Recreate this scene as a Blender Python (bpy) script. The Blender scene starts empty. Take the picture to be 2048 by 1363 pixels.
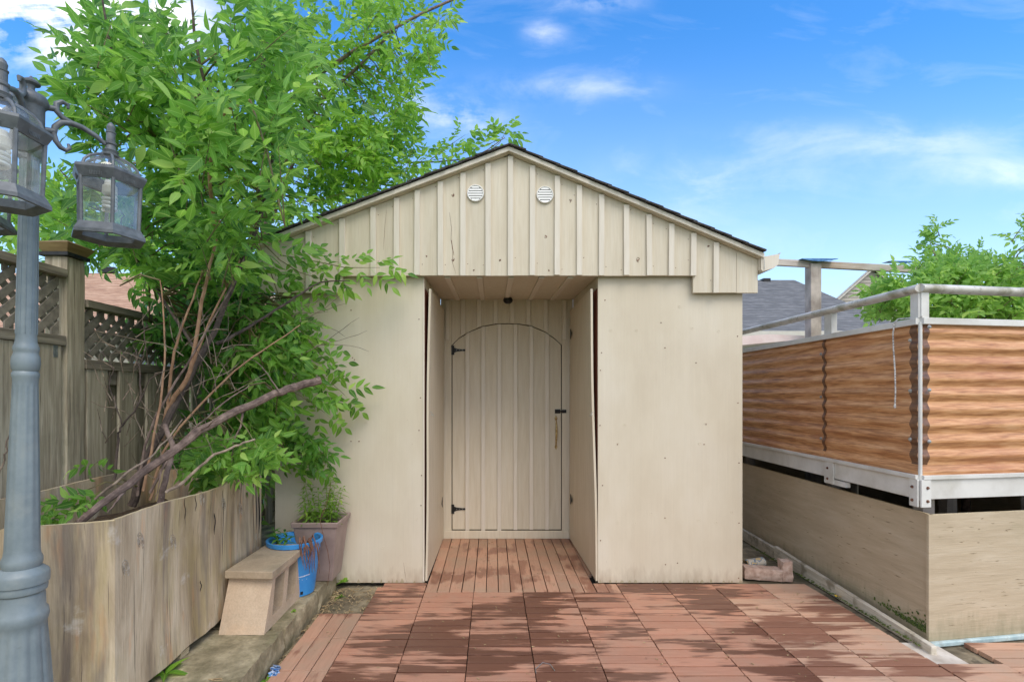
import bpy, math, random
import numpy as np
from mathutils import Vector, Matrix
random.seed(7); rng = np.random.default_rng(7)
R = math.radians
S = bpy.context.scene
C = S.collection

# ------------------------------------------------------------------ camera
CH = 1.21                                    # eye height
cam = bpy.data.cameras.new('camera'); camo = bpy.data.objects.new('camera', cam); C.objects.link(camo)
camo.location = (0, 0, CH); camo.rotation_euler = (R(90), 0, 0)
cam.sensor_width = 36; cam.lens = 36*1025/2048
cam.shift_x = 39/2048; cam.shift_y = 105.5/2048
cam.clip_start = .05; cam.clip_end = 500
S.camera = camo
def P(px, py, Y):                            # a point of the photograph at depth Y
    return Vector(((px-985)/1025*Y, Y, CH-(py-787)/1025*Y))
def PX(px, Y): return (px-985)/1025*Y
def PZ(py, Y): return CH-(py-787)/1025*Y

# ------------------------------------------------------------------ sky, sun, exposure
SUN_AZ, SUN_EL = R(158), R(52)
w = bpy.data.worlds.new('World'); S.world = w; w.use_nodes = True
nt = w.node_tree; N = nt.nodes; L = nt.links; N.clear()
def nn(t, **k):
    n = N.new(t)
    for a, b in k.items(): setattr(n, a, b)
    return n
def wm(op, a, b=None, c=None, clamp=False):
    n = N.new('ShaderNodeMath'); n.operation = op; n.use_clamp = clamp
    for i, v in enumerate((a, b, c)):
        if v is None: continue
        if isinstance(v, (int, float)): n.inputs[i].default_value = v
        else: L.new(v, n.inputs[i])
    return n.outputs[0]
sky = nn('ShaderNodeTexSky', sky_type='NISHITA', sun_disc=False, sun_elevation=SUN_EL, sun_rotation=SUN_AZ, air_density=1.0, dust_density=.4, ozone_density=3.0)
tc = nn('ShaderNodeTexCoord'); sp = nn('ShaderNodeSeparateXYZ'); L.new(tc.outputs['Generated'], sp.inputs[0])
ay = wm('MAXIMUM', wm('ABSOLUTE', sp.outputs[1]), .18)
u = wm('DIVIDE', sp.outputs[0], ay); v = wm('DIVIDE', sp.outputs[2], ay)
cb = nn('ShaderNodeCombineXYZ'); L.new(wm('MULTIPLY', u, 2.2), cb.inputs[0]); L.new(wm('MULTIPLY', v, 6.0), cb.inputs[1])
n1 = nn('ShaderNodeTexNoise'); n1.inputs['Scale'].default_value = 1.6; n1.inputs['Detail'].default_value = 9; n1.inputs['Roughness'].default_value = .58; n1.inputs['Distortion'].default_value = .6
L.new(cb.outputs[0], n1.inputs['Vector'])
n2 = nn('ShaderNodeTexNoise'); n2.inputs['Scale'].default_value = 7; n2.inputs['Detail'].default_value = 8; n2.inputs['Roughness'].default_value = .6
L.new(tc.outputs['Generated'], n2.inputs['Vector'])
def blob(px, py, rx, ry, amp):
    du = wm('DIVIDE', wm('SUBTRACT', u, (px-985)/1025), rx/1025); dv = wm('DIVIDE', wm('SUBTRACT', v, (787-py)/1025), ry/1025)
    r2 = wm('ADD', wm('MULTIPLY', du, du), wm('MULTIPLY', dv, dv))
    return wm('MULTIPLY', wm('EXPONENT', wm('MULTIPLY', r2, -1.0)), amp)
tot = None
for b in [(60,15,250,75,3.2),(230,60,140,60,2.0),(270,200,120,40,.6),(1195,5,75,18,.6),(1085,66,34,20,.7),(915,235,80,28,.9),(850,190,60,25,.35),(1100,175,170,26,.32),(1760,285,230,34,.26),(1980,345,150,26,.32),(1550,360,330,50,.18),(620,190,50,60,.5)]:
    o = blob(*b); tot = o if tot is None else wm('ADD', tot, o)
ns = wm('MULTIPLY', wm('SUBTRACT', wm('ADD', wm('MULTIPLY', n1.outputs[0], .55), wm('MULTIPLY', n2.outputs[0], .45)), .41), 4.6, clamp=True)
cl = wm('MULTIPLY', wm('MULTIPLY', tot, ns), 1.25, clamp=True)
wisp = wm('MULTIPLY', wm('SUBTRACT', n1.outputs[0], .52), .55, clamp=True)
cl = wm('ADD', cl, wisp, clamp=True)
# broken white cloud over the part of the sky behind the camera (it softens the light)
bk_ = nn('ShaderNodeMapRange', interpolation_type='SMOOTHSTEP'); bk_.inputs[1].default_value = .30; bk_.inputs[2].default_value = -.45; bk_.inputs[3].default_value = 0; bk_.inputs[4].default_value = 1; L.new(sp.outputs[1], bk_.inputs[0])
nb = nn('ShaderNodeTexNoise'); nb.inputs['Scale'].default_value = 2.6; nb.inputs['Detail'].default_value = 8; L.new(tc.outputs['Generated'], nb.inputs['Vector'])
cl = wm('ADD', cl, wm('MULTIPLY', bk_.outputs[0], wm('MULTIPLY', wm('SUBTRACT', nb.outputs[0], .30), 3.0, clamp=True)), clamp=True)
hz = wm('POWER', wm('SUBTRACT', 1.0, wm('MINIMUM', wm('MULTIPLY', wm('MAXIMUM', v, 0.0), 1.35), 1.0)), 1.7)   # pale towards the horizon
hs = nn('ShaderNodeHueSaturation'); hs.inputs['Hue'].default_value = .502; hs.inputs['Saturation'].default_value = 1.32; hs.inputs['Value'].default_value = 2.4; L.new(sky.outputs[0], hs.inputs['Color'])
m0 = nn('ShaderNodeMix', data_type='RGBA'); L.new(wm('MULTIPLY', hz, .92), m0.inputs[0]); L.new(hs.outputs[0], m0.inputs[6]); m0.inputs[7].default_value = (6.6, 7.7, 9.0, 1)
m1 = nn('ShaderNodeMix', data_type='RGBA'); L.new(cl, m1.inputs[0]); L.new(m0.outputs[2], m1.inputs[6]); m1.inputs[7].default_value = (10.8, 10.9, 11.1, 1)
bg = nn('ShaderNodeBackground'); bg.inputs[1].default_value = .106; L.new(m1.outputs[2], bg.inputs[0])
ow = nn('ShaderNodeOutputWorld'); L.new(bg.outputs[0], ow.inputs[0])

sl = bpy.data.lights.new('sun', 'SUN'); sl.energy = 1.5; sl.angle = R(36); sl.color = (1, .92, .80)
so = bpy.data.objects.new('sun', sl); C.objects.link(so)
sd = Vector((math.sin(SUN_AZ)*math.cos(SUN_EL), math.cos(SUN_AZ)*math.cos(SUN_EL), math.sin(SUN_EL)))
so.rotation_euler = sd.to_track_quat('Z', 'Y').to_euler(); so.location = (0, -3, 8)
S.view_settings.view_transform = 'Standard'; S.view_settings.look = 'None'; S.view_settings.gamma = 1; S.view_settings.exposure = .36
S.view_settings.use_curve_mapping = False

# ------------------------------------------------------------------ materials
def lin(c):
    return tuple(((x/255)/12.92 if x/255 <= .04045 else (((x/255)+.055)/1.055)**2.4) for x in c)
def mat(name, cols, scale=(1,1,1), nscale=6, detail=6, dist=0, rough=.6, bump=.0, bdist=.004, layers=(), rand=0, metal=0, spec=None, rr=0, fine=None, low=None):
    """cols: [(pos, srgb)] ramp over stretched world-space noise; layers: (srgb, scale3, nscale, lo, hi, amount)"""
    m = bpy.data.materials.new(name); m.use_nodes = True; t = m.node_tree; n = t.nodes; l = t.links
    b = n['Principled BSDF']; b.inputs['Roughness'].default_value = rough; b.inputs['Metallic'].default_value = metal
    if spec is not None: b.inputs['Specular IOR Level'].default_value = spec
    g = n.new('ShaderNodeNewGeometry'); oi = n.new('ShaderNodeObjectInfo')
    def noise(sc3, ns, det, off=0, dd=0):
        mp = n.new('ShaderNodeMapping'); mp.inputs['Scale'].default_value = sc3; mp.inputs['Location'].default_value = (off, off*1.7, off*.6)
        va = n.new('ShaderNodeVectorMath'); va.operation = 'MULTIPLY_ADD'
        cx = n.new('ShaderNodeCombineXYZ')
        for i in range(3): l.new(oi.outputs['Random'], cx.inputs[i])
        l.new(cx.outputs[0], va.inputs[0]); va.inputs[1].default_value = (rand*9, rand*7, rand*11)
        l.new(g.outputs['Position'], va.inputs[2]); l.new(va.outputs[0], mp.inputs[0])
        x = n.new('ShaderNodeTexNoise'); x.inputs['Scale'].default_value = ns; x.inputs['Detail'].default_value = det; x.inputs['Roughness'].default_value = .62; x.inputs['Distortion'].default_value = dd
        l.new(mp.outputs[0], x.inputs['Vector']); return x.outputs[0]
    f = noise(scale, nscale, detail, 0, dist)
    rp = n.new('ShaderNodeValToRGB'); el = rp.color_ramp.elements
    while len(el) < len(cols): el.new(.5)
    for e, (p, c) in zip(el, cols): e.position = .5+(p-.5)*.6; e.color = (*lin(c), 1)
    l.new(f, rp.inputs[0]); col = rp.outputs[0]
    for i, (c, s3, ns, lo, hi, am) in enumerate(layers):
        q = noise(s3, ns, 7, 3.1+i*2.3)
        mr = n.new('ShaderNodeMapRange'); mr.inputs[1].default_value = lo; mr.inputs[2].default_value = hi; mr.inputs[4].default_value = am; l.new(q, mr.inputs[0])
        mx = n.new('ShaderNodeMix'); mx.data_type = 'RGBA'; l.new(mr.outputs[0], mx.inputs[0]); l.new(col, mx.inputs[6]); mx.inputs[7].default_value = (*lin(c), 1); col = mx.outputs[2]
    if low:       # splashed dirt on the lowest part, with a ragged upper limit
        sp_ = n.new('ShaderNodeSeparateXYZ'); l.new(g.outputs['Position'], sp_.inputs[0]); q = noise((9,9,2.2), 3, 8, 21.0)
        ma = n.new('ShaderNodeMath'); ma.operation = 'MULTIPLY_ADD'; l.new(q, ma.inputs[0]); ma.inputs[1].default_value = -(low[2]-low[1])*3.2; l.new(sp_.outputs[2], ma.inputs[2])
        mr = n.new('ShaderNodeMapRange'); mr.inputs[1].default_value = low[1]-(low[2]-low[1])*2.2; mr.inputs[2].default_value = low[2]-(low[2]-low[1])*1.5; mr.inputs[3].default_value = low[3]; mr.inputs[4].default_value = 0; l.new(ma.outputs[0], mr.inputs[0])
        mx = n.new('ShaderNodeMix'); mx.data_type = 'RGBA'; l.new(mr.outputs[0], mx.inputs[0]); l.new(col, mx.inputs[6]); mx.inputs[7].default_value = (*lin(low[0]), 1); col = mx.outputs[2]
    if rand:
        hv = n.new('ShaderNodeHueSaturation'); mr = n.new('ShaderNodeMapRange'); mr.inputs[3].default_value = 1-rand*.5; mr.inputs[4].default_value = 1+rand*.4
        l.new(oi.outputs['Random'], mr.inputs[0]); l.new(mr.outputs[0], hv.inputs['Value']); l.new(col, hv.inputs['Color']); col = hv.outputs[0]
    l.new(col, b.inputs['Base Color'])
    if bump:
        bp = n.new('ShaderNodeBump'); bp.inputs['Strength'].default_value = bump; bp.inputs['Distance'].default_value = bdist; l.new(f, bp.inputs['Height']); l.new(bp.outputs[0], b.inputs['Normal'])
        if fine:
            q = noise(fine[0], fine[1], 6, 9.4); b2 = n.new('ShaderNodeBump'); b2.inputs['Strength'].default_value = fine[2]; b2.inputs['Distance'].default_value = fine[3]; l.new(q, b2.inputs['Height']); l.new(bp.outputs[0], b2.inputs['Normal']); l.new(b2.outputs[0], b.inputs['Normal'])
            hv = n.new('ShaderNodeHueSaturation'); mr = n.new('ShaderNodeMapRange'); mr.inputs[1].default_value = .3; mr.inputs[2].default_value = .7; mr.inputs[3].default_value = 1-fine[4]; mr.inputs[4].default_value = 1+fine[4]; l.new(q, mr.inputs[0]); l.new(mr.outputs[0], hv.inputs['Value']); l.new(col, hv.inputs['Color']); l.new(hv.outputs[0], b.inputs['Base Color'])
    if rr:
        mr = n.new('ShaderNodeMapRange'); mr.inputs[3].default_value = rough-rr; mr.inputs[4].default_value = rough+rr; l.new(f, mr.inputs[0]); l.new(mr.outputs[0], b.inputs['Roughness'])
    return m

M = {}
CR = [(.25,(206,193,169)),(.5,(211,199,176)),(.75,(215,204,183))]
M['cream'] = mat('cream_paint', CR, (1.2,1.2,.5), 3, 8, rough=.62, bump=.25, bdist=.003, fine=((30,30,.9), 4, .35, .0015, .02), low=((146,120,94),.0,.09,.6), layers=[((181,165,141),(26,26,.7),3,.62,.85,.35),((170,150,136),(1,1,1),1.2,.5,.8,.16),((150,120,90),(1,1,1),34,.72,.78,.5)])
M['cream_board'] = mat('cream_board_paint', CR, (9,9,.8), 4, 9, rough=.6, bump=.45, bdist=.003, rand=.09, fine=((50,50,1.6), 3, .6, .002, .04), layers=[((176,160,136),(40,40,1.1),3,.62,.8,.5),((150,120,88),(1,1,1),30,.7,.76,.55),((176,156,128),(1,1,1),1.4,.52,.8,.18)])
M['cream_batten'] = mat('cream_batten_paint', [(.3,(214,203,184)),(.7,(222,212,195))], (12,12,1), 4, 8, rough=.55, bump=.35, rand=.07, layers=[((172,152,124),(40,40,1.4),3,.66,.8,.5)])
M['cream_leaf'] = mat('door_leaf_paint', [(.3,(203,189,164)),(.7,(212,199,176))], (6,6,.8), 4, 8, rough=.5, bump=.4, layers=[((190,160,110),(14,14,1),3,.6,.74,.4),((228,220,205),(20,20,1.2),4,.68,.72,.5)])
M['redwood'] = mat('red_stain', [(.3,(130,68,52)),(.7,(176,108,86))], (20,20,1), 3, 6, rough=.7, bump=.3)
M['shingle'] = mat('dark_shingle', [(.3,(38,36,36)),(.7,(78,74,72))], nscale=90, rough=.9, bump=.6, rand=.25)
M['vent'] = mat('white_plastic', [(.3,(236,234,228)),(.7,(244,242,238))], nscale=4, rough=.35)
M['dark'] = mat('dark_void', [(.3,(20,18,16)),(.7,(30,27,24))], nscale=8, rough=.9)
M['black'] = mat('black_iron', [(.3,(28,28,30)),(.7,(46,44,42))], nscale=40, rough=.45, bump=.2, metal=.3, layers=[((96,70,52),(1,1,1),60,.66,.74,.6)])
M['brass'] = mat('worn_brass', [(.3,(150,118,66)),(.7,(198,176,124))], nscale=60, rough=.45, metal=.4, bump=.2)
M['steel'] = mat('galvanised_steel', [(.3,(150,152,152)),(.7,(190,190,188))], nscale=60, rough=.4, metal=.7)
M['rust'] = mat('rusty_steel', [(.3,(90,56,40)),(.7,(140,100,80))], nscale=80, rough=.7, metal=.3)
M['postblue'] = mat('grey_blue_paint', [(.3,(118,129,132)),(.7,(134,144,146))], nscale=14, rough=.42, bump=.15, bdist=.001, layers=[((160,160,150),(1,1,1),9,.56,.75,.4),((88,84,78),(3,3,8),7,.66,.8,.35)])
M['lampgrey'] = mat('lantern_grey_paint', [(.3,(92,96,99)),(.7,(114,117,120))], nscale=30, rough=.45, bump=.15, bdist=.001, layers=[((60,54,50),(1,1,1),22,.56,.7,.5)])
M['cfl'] = mat('white_tube', [(.3,(240,236,226)),(.7,(246,242,234))], nscale=4, rough=.3)
M['fence'] = mat('weathered_cedar', [(.1,(122,110,92)),(.5,(166,153,130)),(.9,(200,188,164))], (16,16,.9), 3.2, 9, dist=.3, rough=.85, bump=.7, rand=.3, fine=((60,60,1.5), 3, .8, .003, .14), layers=[((84,88,62),(1,1,1),3,.55,.75,.4),((60,50,40),(40,40,1.2),3,.62,.72,.6)])
M['lattice'] = mat('weathered_lattice', [(.2,(104,96,84)),(.8,(150,140,124))], nscale=22, rough=.85, bump=.5, rand=.3)
M['fencerail'] = mat('weathered_rail', [(.2,(104,94,80)),(.5,(136,125,108)),(.8,(164,153,134))], (16,.9,16), 3.2, 9, rough=.85, bump=.7, rand=.2, layers=[((84,88,58),(1,1,1),4,.5,.7,.4)])
M['newwood'] = mat('tan_cap_wood', [(.3,(128,104,66)),(.7,(156,130,88))], (1,1,6), 6, 6, rough=.7, bump=.3)
M['ply'] = mat('weathered_plywood', [(.12,(120,100,80)),(.34,(162,142,116)),(.5,(190,170,142)),(.66,(208,190,162)),(.88,(224,209,184))], (2.4,2.4,.45), 2.6, 10, dist=.5, rough=.8, bump=.5, bdist=.003, fine=((46,46,1.4), 3, .8, .003, .11), layers=[((172,154,100),(2.2,2.2,.6),2.6,.48,.64,.55),((74,62,52),(60,60,1.0),2.2,.60,.66,.7),((204,150,104),(6,6,1),2,.56,.66,.55),((116,106,100),(7,7,.7),1.6,.50,.62,.6),((214,206,196),(1,1,1),7,.62,.70,.5)])
M['plyedge'] = mat('plywood_edge', [(.3,(170,150,116)),(.7,(202,186,150))], (1,1,30), 6, 6, rough=.8, bump=.4)
M['plyknot'] = mat('plywood_knot', [(.3,(120,108,96)),(.7,(200,194,184))], nscale=50, rough=.85, bump=.5)
M['stone'] = mat('mossy_concrete_slab', [(.25,(118,108,82)),(.5,(144,132,104)),(.75,(176,162,132))], nscale=9, detail=10, rough=.85, bump=.6, bdist=.004, rand=.1, fine=((1,1,1), 70, .7, .003, .16), layers=[((84,86,46),(1,1,1),4,.5,.7,.6),((96,80,60),(1,1,1),28,.58,.7,.4)])
M['block'] = mat('tan_concrete', [(.1,(184,160,134)),(.9,(204,182,156))], nscale=8, detail=12, rough=.9, bump=.4, bdist=.003, fine=((1,1,1), 120, .8, .002, .10), layers=[((206,166,126),(1,1,1),3,.5,.7,.5),((150,138,120),(1,1,1),5,.55,.75,.4)])
M['cap_and_core_shade'] = mat('weathered_cap_core_shade', [(.1,(160,140,116)),(.9,(186,166,140))], nscale=9, detail=12, rough=.9, bump=.4, bdist=.003, fine=((1,1,1), 120, .8, .002, .10), layers=[((120,112,92),(1,1,1),7,.5,.72,.5)])
M['blue'] = mat('blue_plastic', [(.3,(50,132,200)),(.7,(64,148,212))], nscale=8, rough=.38, layers=[((120,160,190),(1,1,6),14,.62,.74,.3)])
M['white'] = mat('white_print', [(.3,(225,230,235)),(.7,(240,242,245))], nscale=8, rough=.5)
M['pot'] = mat('taupe_plastic', [(.3,(140,120,112)),(.7,(158,137,128))], nscale=8, rough=.5, layers=[((168,152,142),(1,1,1),12,.6,.75,.4)])
M['soil'] = mat('soil', [(.3,(46,36,28)),(.7,(92,74,56))], nscale=60, rough=.95, bump=.9, bdist=.01)
M['bark'] = mat('grey_bark', [(.25,(88,72,64)),(.5,(122,102,92)),(.75,(152,130,118))], (1,1,1), 26, 8, rough=.85, bump=.6, layers=[((176,160,148),(1,1,1),90,.64,.7,.6)])
M['barkdark'] = mat('dark_bark', [(.25,(62,52,46)),(.75,(104,88,78))], nscale=30, rough=.85, bump=.6, layers=[((140,128,116),(1,1,1),80,.66,.72,.5)])
M['barktan'] = mat('tan_stem_bark', [(.25,(150,112,84)),(.75,(188,148,116))], nscale=22, rough=.75, bump=.4)
M['twig'] = mat('green_brown_twig', [(.3,(96,84,56)),(.7,(124,116,72))], nscale=20, rough=.7)
M['deadtwig'] = mat('dry_grey_twig', [(.25,(104,88,76)),(.75,(168,148,128))], nscale=26, rough=.8, rand=.3)
M['straw'] = mat('dry_straw', [(.25,(128,104,72)),(.75,(190,168,128))], nscale=40, rough=.9)
M['alum'] = mat('weathered_white_metal', [(.3,(206,202,194)),(.7,(222,219,212))], (1,1,1), 6, 8, rough=.45, layers=[((172,166,146),(1,1,1),3,.52,.72,.45),((120,104,86),(1,1,1),36,.7,.76,.5)])
M['rail'] = mat('mossy_white_rail', [(.3,(190,184,172)),(.7,(214,209,200))], (1,1,1), 7, 8, rough=.5, layers=[((128,122,82),(1,1,1),7,.5,.62,.65),((86,78,52),(1,1,1),30,.58,.66,.5)])
M['corr'] = mat('wood_grain_print', [(.15,(138,88,54)),(.4,(186,130,84)),(.55,(208,152,104)),(.8,(226,176,130))], (1.1,1.1,16), 5, 12, dist=.25, rough=.4, fine=((5,5,70), 4, .3, .001, .10), bump=.1, bdist=.001, layers=[((132,88,56),(.35,.35,9),3.2,.56,.66,.55),((222,176,136),(3,3,30),5,.64,.74,.5),((170,104,72),(.8,.8,2.2),2,.5,.7,.4)])
M['corrdark'] = mat('dark_edge_brown', [(.2,(84,56,40)),(.8,(140,98,68))], (4,4,14), 5, 6, rough=.35)
M['skirt'] = mat('painted_skirt_plywood', [(.1,(176,158,130)),(.5,(190,172,144)),(.9,(200,184,158))], (.8,.8,5), 3.4, 10, dist=.3, rough=.7, bump=.5, bdist=.004, fine=((2.2,2.2,46), 3, .5, .003, .045), low=((104,106,70),.01,.11,.5), layers=[((128,106,78),(2,2,26),5,.66,.72,.5),((120,122,82),(1,1,1),1.6,.58,.8,.45),((210,196,166),(1.6,1.6,20),4,.62,.7,.4)])
M['skirtedge'] = mat('skirt_top_edge', [(.3,(178,160,124)),(.7,(206,190,158))], (1,1,20), 4, 6, rough=.75, bump=.3)
M['baseboard'] = mat('peeling_white_board', [(.3,(190,178,156)),(.7,(216,206,188))], (1,1,20), 4, 8, rough=.75, bump=.5, layers=[((120,108,84),(1,1,1),9,.52,.64,.7)])
M['base_dark'] = mat('weathered_check', [(.3,(120,104,80)),(.7,(146,128,100))], nscale=30, rough=.9)
M['moss'] = mat('moss', [(.3,(62,76,34)),(.7,(104,118,54))], nscale=60, rough=.95, bump=.9)
M['aqua'] = mat('pale_aqua_strip', [(.3,(164,188,190)),(.7,(200,216,214))], nscale=16, rough=.5, layers=[((140,130,110),(1,1,1),12,.55,.68,.6)])
M['brick'] = mat('pale_pink_brick', [(.25,(172,140,122)),(.75,(206,178,160))], nscale=30, rough=.9, bump=.6, layers=[((216,204,190),(1,1,1),10,.55,.7,.5)])
M['ground'] = mat('dirty_concrete', [(.25,(92,82,64)),(.5,(124,112,90)),(.75,(160,146,120))], nscale=7, detail=12, rough=.95, bump=.6, bdist=.006, layers=[((66,68,38),(1,1,1),3,.5,.66,.6),((52,44,36),(1,1,1),16,.55,.66,.6)])
M['concrete'] = mat('pale_concrete', [(.3,(190,178,162)),(.7,(216,206,192))], nscale=12, rough=.9, bump=.3, layers=[((150,136,118),(1,1,1),8,.5,.7,.5)])
M['grass'] = mat('grass', [(.3,(66,92,36)),(.7,(110,136,58))], nscale=20, rough=.95, bump=.8)
M['timber'] = mat('grey_timber', [(.25,(150,138,128)),(.75,(196,184,172))], (1,1,.8), 7, 9, rough=.85, bump=.5, layers=[((120,110,104),(30,30,1),3,.58,.7,.5)])
M['timberh'] = mat('grey_timber_beam', [(.25,(172,160,150)),(.75,(206,196,184))], (1,1,14), 4, 9, rough=.85, bump=.5, layers=[((160,124,88),(1,1,1),1.6,.55,.7,.5)])
M['tarp'] = mat('blue_tarp', [(.3,(52,104,158)),(.7,(92,142,190))], nscale=30, rough=.5, bump=.4)
M['greyroof'] = mat('grey_shingle_roof', [(.1,(92,92,92)),(.5,(114,113,112)),(.9,(142,140,138))], (1,1,5), 3.2, 12, rough=.95, rand=.12)
M['tanroof'] = mat('tan_shingle_roof', [(.2,(158,120,96)),(.5,(186,148,120)),(.8,(206,170,142))], (1,1,5), 3, 12, rough=.95, rand=.1)
M['siding'] = mat('beige_siding', [(.3,(170,162,150)),(.7,(180,172,160))], nscale=3, rough=.7, rand=.05)
M['trim'] = mat('taupe_house_trim', [(.3,(196,188,176)),(.7,(208,200,190))], nscale=5, rough=.6)
M['pink'] = mat('pale_pink_vinyl', [(.3,(226,204,198)),(.7,(238,222,216))], nscale=5, rough=.5)
M['hglass'] = mat('dim_window_glass', [(.3,(50,56,62)),(.7,(80,88,96))], nscale=2, rough=.08)
M['rope'] = mat('white_braided_rope', [(.35,(150,144,138)),(.6,(232,228,222))], (1,1,5), 40, 2, rough=.8, bump=.6)
M['canm'] = mat('printed_can', [(.42,(206,198,182)),(.5,(70,120,160)),(.6,(214,188,140))], (1,1,1), 26, 3, rough=.35, metal=.3)
M['wrapper'] = mat('blue_white_wrapper', [(.42,(90,140,190)),(.5,(228,232,236)),(.6,(60,110,170))], (1,1,1), 60, 3, rough=.3)
M['dyellow'] = mat('fallen_yellow_leaf', [(.3,(206,160,40)),(.7,(230,190,70))], nscale=30, rough=.6)
M['deadleaf'] = mat('dead_brown_leaf', [(.3,(92,62,48)),(.7,(136,98,76))], nscale=30, rough=.8)

def glass(name, col=(.93,.96,.95)):
    m = bpy.data.materials.new(name); m.use_nodes = True; n = m.node_tree.nodes; l = m.node_tree.links; n.clear()
    o = n.new('ShaderNodeOutputMaterial'); t = n.new('ShaderNodeBsdfTransparent'); t.inputs[0].default_value = (*col, 1)
    g = n.new('ShaderNodeBsdfGlossy'); g.inputs['Roughness'].default_value = .06
    d = n.new('ShaderNodeBsdfDiffuse'); d.inputs[0].default_value = (.86,.87,.84,1)
    ns = n.new('ShaderNodeTexNoise'); ns.inputs['Scale'].default_value = 14; ns.inputs['Detail'].default_value = 6
    ge = n.new('ShaderNodeNewGeometry'); l.new(ge.outputs['Position'], ns.inputs['Vector'])
    mr = n.new('ShaderNodeMapRange'); mr.inputs[1].default_value = .35; mr.inputs[2].default_value = .75; mr.inputs[3].default_value = .02; mr.inputs[4].default_value = .2; l.new(ns.outputs[0], mr.inputs[0])
    x0 = n.new('ShaderNodeMixShader'); l.new(mr.outputs[0], x0.inputs[0]); l.new(t.outputs[0], x0.inputs[1]); l.new(d.outputs[0], x0.inputs[2])
    f = n.new('ShaderNodeValue'); f.outputs[0].default_value = .12
    x = n.new('ShaderNodeMixShader'); l.new(f.outputs[0], x.inputs[0]); l.new(x0.outputs[0], x.inputs[1]); l.new(g.outputs[0], x.inputs[2]); l.new(x.outputs[0], o.inputs[0])
    return m
M['glass'] = glass('dusty_lantern_glass')

def leafmat(name, c0, c1, young, trans=.5):
    m = bpy.data.materials.new(name); m.use_nodes = True; n = m.node_tree.nodes; l = m.node_tree.links
    b = n['Principled BSDF']; o = n['Material Output']
    g = n.new('ShaderNodeNewGeometry'); oi = n.new('ShaderNodeObjectInfo')
    ad = n.new('ShaderNodeMath'); ad.operation = 'ADD'; l.new(g.outputs['Random Per Island'], ad.inputs[0]); l.new(oi.outputs['Random'], ad.inputs[1])
    fr = n.new('ShaderNodeMath'); fr.operation = 'FRACT'; l.new(ad.outputs[0], fr.inputs[0])
    rp = n.new('ShaderNodeValToRGB'); el = rp.color_ramp.elements; el.new(.5); el.new(.5)
    for e, (p, c) in zip(el, [(0,c0),(.55,c1),(.86,c1),(1,young)]): e.position = p; e.color = (*lin(c), 1)
    l.new(fr.outputs[0], rp.inputs[0])
    uv = n.new('ShaderNodeUVMap'); uv.uv_map = 'UVMap'; sx = n.new('ShaderNodeSeparateXYZ'); l.new(uv.outputs[0], sx.inputs[0])
    ab = n.new('ShaderNodeMath'); ab.operation = 'ABSOLUTE'; l.new(sx.outputs[0], ab.inputs[0])
    mr = n.new('ShaderNodeMapRange'); mr.inputs[1].default_value = .02; mr.inputs[2].default_value = .12; mr.inputs[3].default_value = .55; mr.inputs[4].default_value = 0; l.new(ab.outputs[0], mr.inputs[0])
    # side veins: bands running obliquely from the midrib
    mv = n.new('ShaderNodeMath'); mv.operation = 'MULTIPLY_ADD'; l.new(ab.outputs[0], mv.inputs[0]); mv.inputs[1].default_value = -.28; l.new(sx.outputs[1], mv.inputs[2])
    fq = n.new('ShaderNodeMath'); fq.operation = 'MULTIPLY'; l.new(mv.outputs[0], fq.inputs[0]); fq.inputs[1].default_value = 50
    sn = n.new('ShaderNodeMath'); sn.operation = 'SINE'; l.new(fq.outputs[0], sn.inputs[0])
    mr2 = n.new('ShaderNodeMapRange'); mr2.inputs[1].default_value = .8; mr2.inputs[2].default_value = 1; mr2.inputs[4].default_value = .10; l.new(sn.outputs[0], mr2.inputs[0])
    mxm = n.new('ShaderNodeMath'); mxm.operation = 'MAXIMUM'; l.new(mr.outputs[0], mxm.inputs[0]); l.new(mr2.outputs[0], mxm.inputs[1])
    mx = n.new('ShaderNodeMix'); mx.data_type = 'RGBA'; l.new(mxm.outputs[0], mx.inputs[0]); l.new(rp.outputs[0], mx.inputs[6]); mx.inputs[7].default_value = (*lin(young), 1)
    l.new(mx.outputs[2], b.inputs['Base Color']); b.inputs['Roughness'].default_value = .36
    bp = n.new('ShaderNodeBump'); bp.inputs['Strength'].default_value = .4; bp.inputs['Distance'].default_value = .002; l.new(sn.outputs[0], bp.inputs['Height']); l.new(bp.outputs[0], b.inputs['Normal'])
    tr = n.new('ShaderNodeBsdfTranslucent'); hv = n.new('ShaderNodeHueSaturation'); hv.inputs['Value'].default_value = 1.5; hv.inputs['Hue'].default_value = .485; l.new(mx.outputs[2], hv.inputs['Color']); l.new(hv.outputs[0], tr.inputs[0])
    ms = n.new('ShaderNodeMixShader'); ms.inputs[0].default_value = trans; l.new(b.outputs[0], ms.inputs[1]); l.new(tr.outputs[0], ms.inputs[2]); l.new(ms.outputs[0], o.inputs[0])
    return m
M['leafA'] = leafmat('fresh_green_leaf', (66,118,46), (122,176,66), (182,216,112))
M['leafB'] = leafmat('mid_green_leaf', (80,132,46), (136,186,62), (188,218,98))
M['leafC'] = leafmat('deep_and_shaded_green_leaf', (58,106,46), (96,152,60), (142,188,82))
M['leafD'] = leafmat('light_green_leaf', (112,160,66), (146,190,86), (190,216,118))
M['leafP'] = leafmat('pot_plant_leaf', (98,140,52), (126,166,66), (166,196,88))

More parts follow.
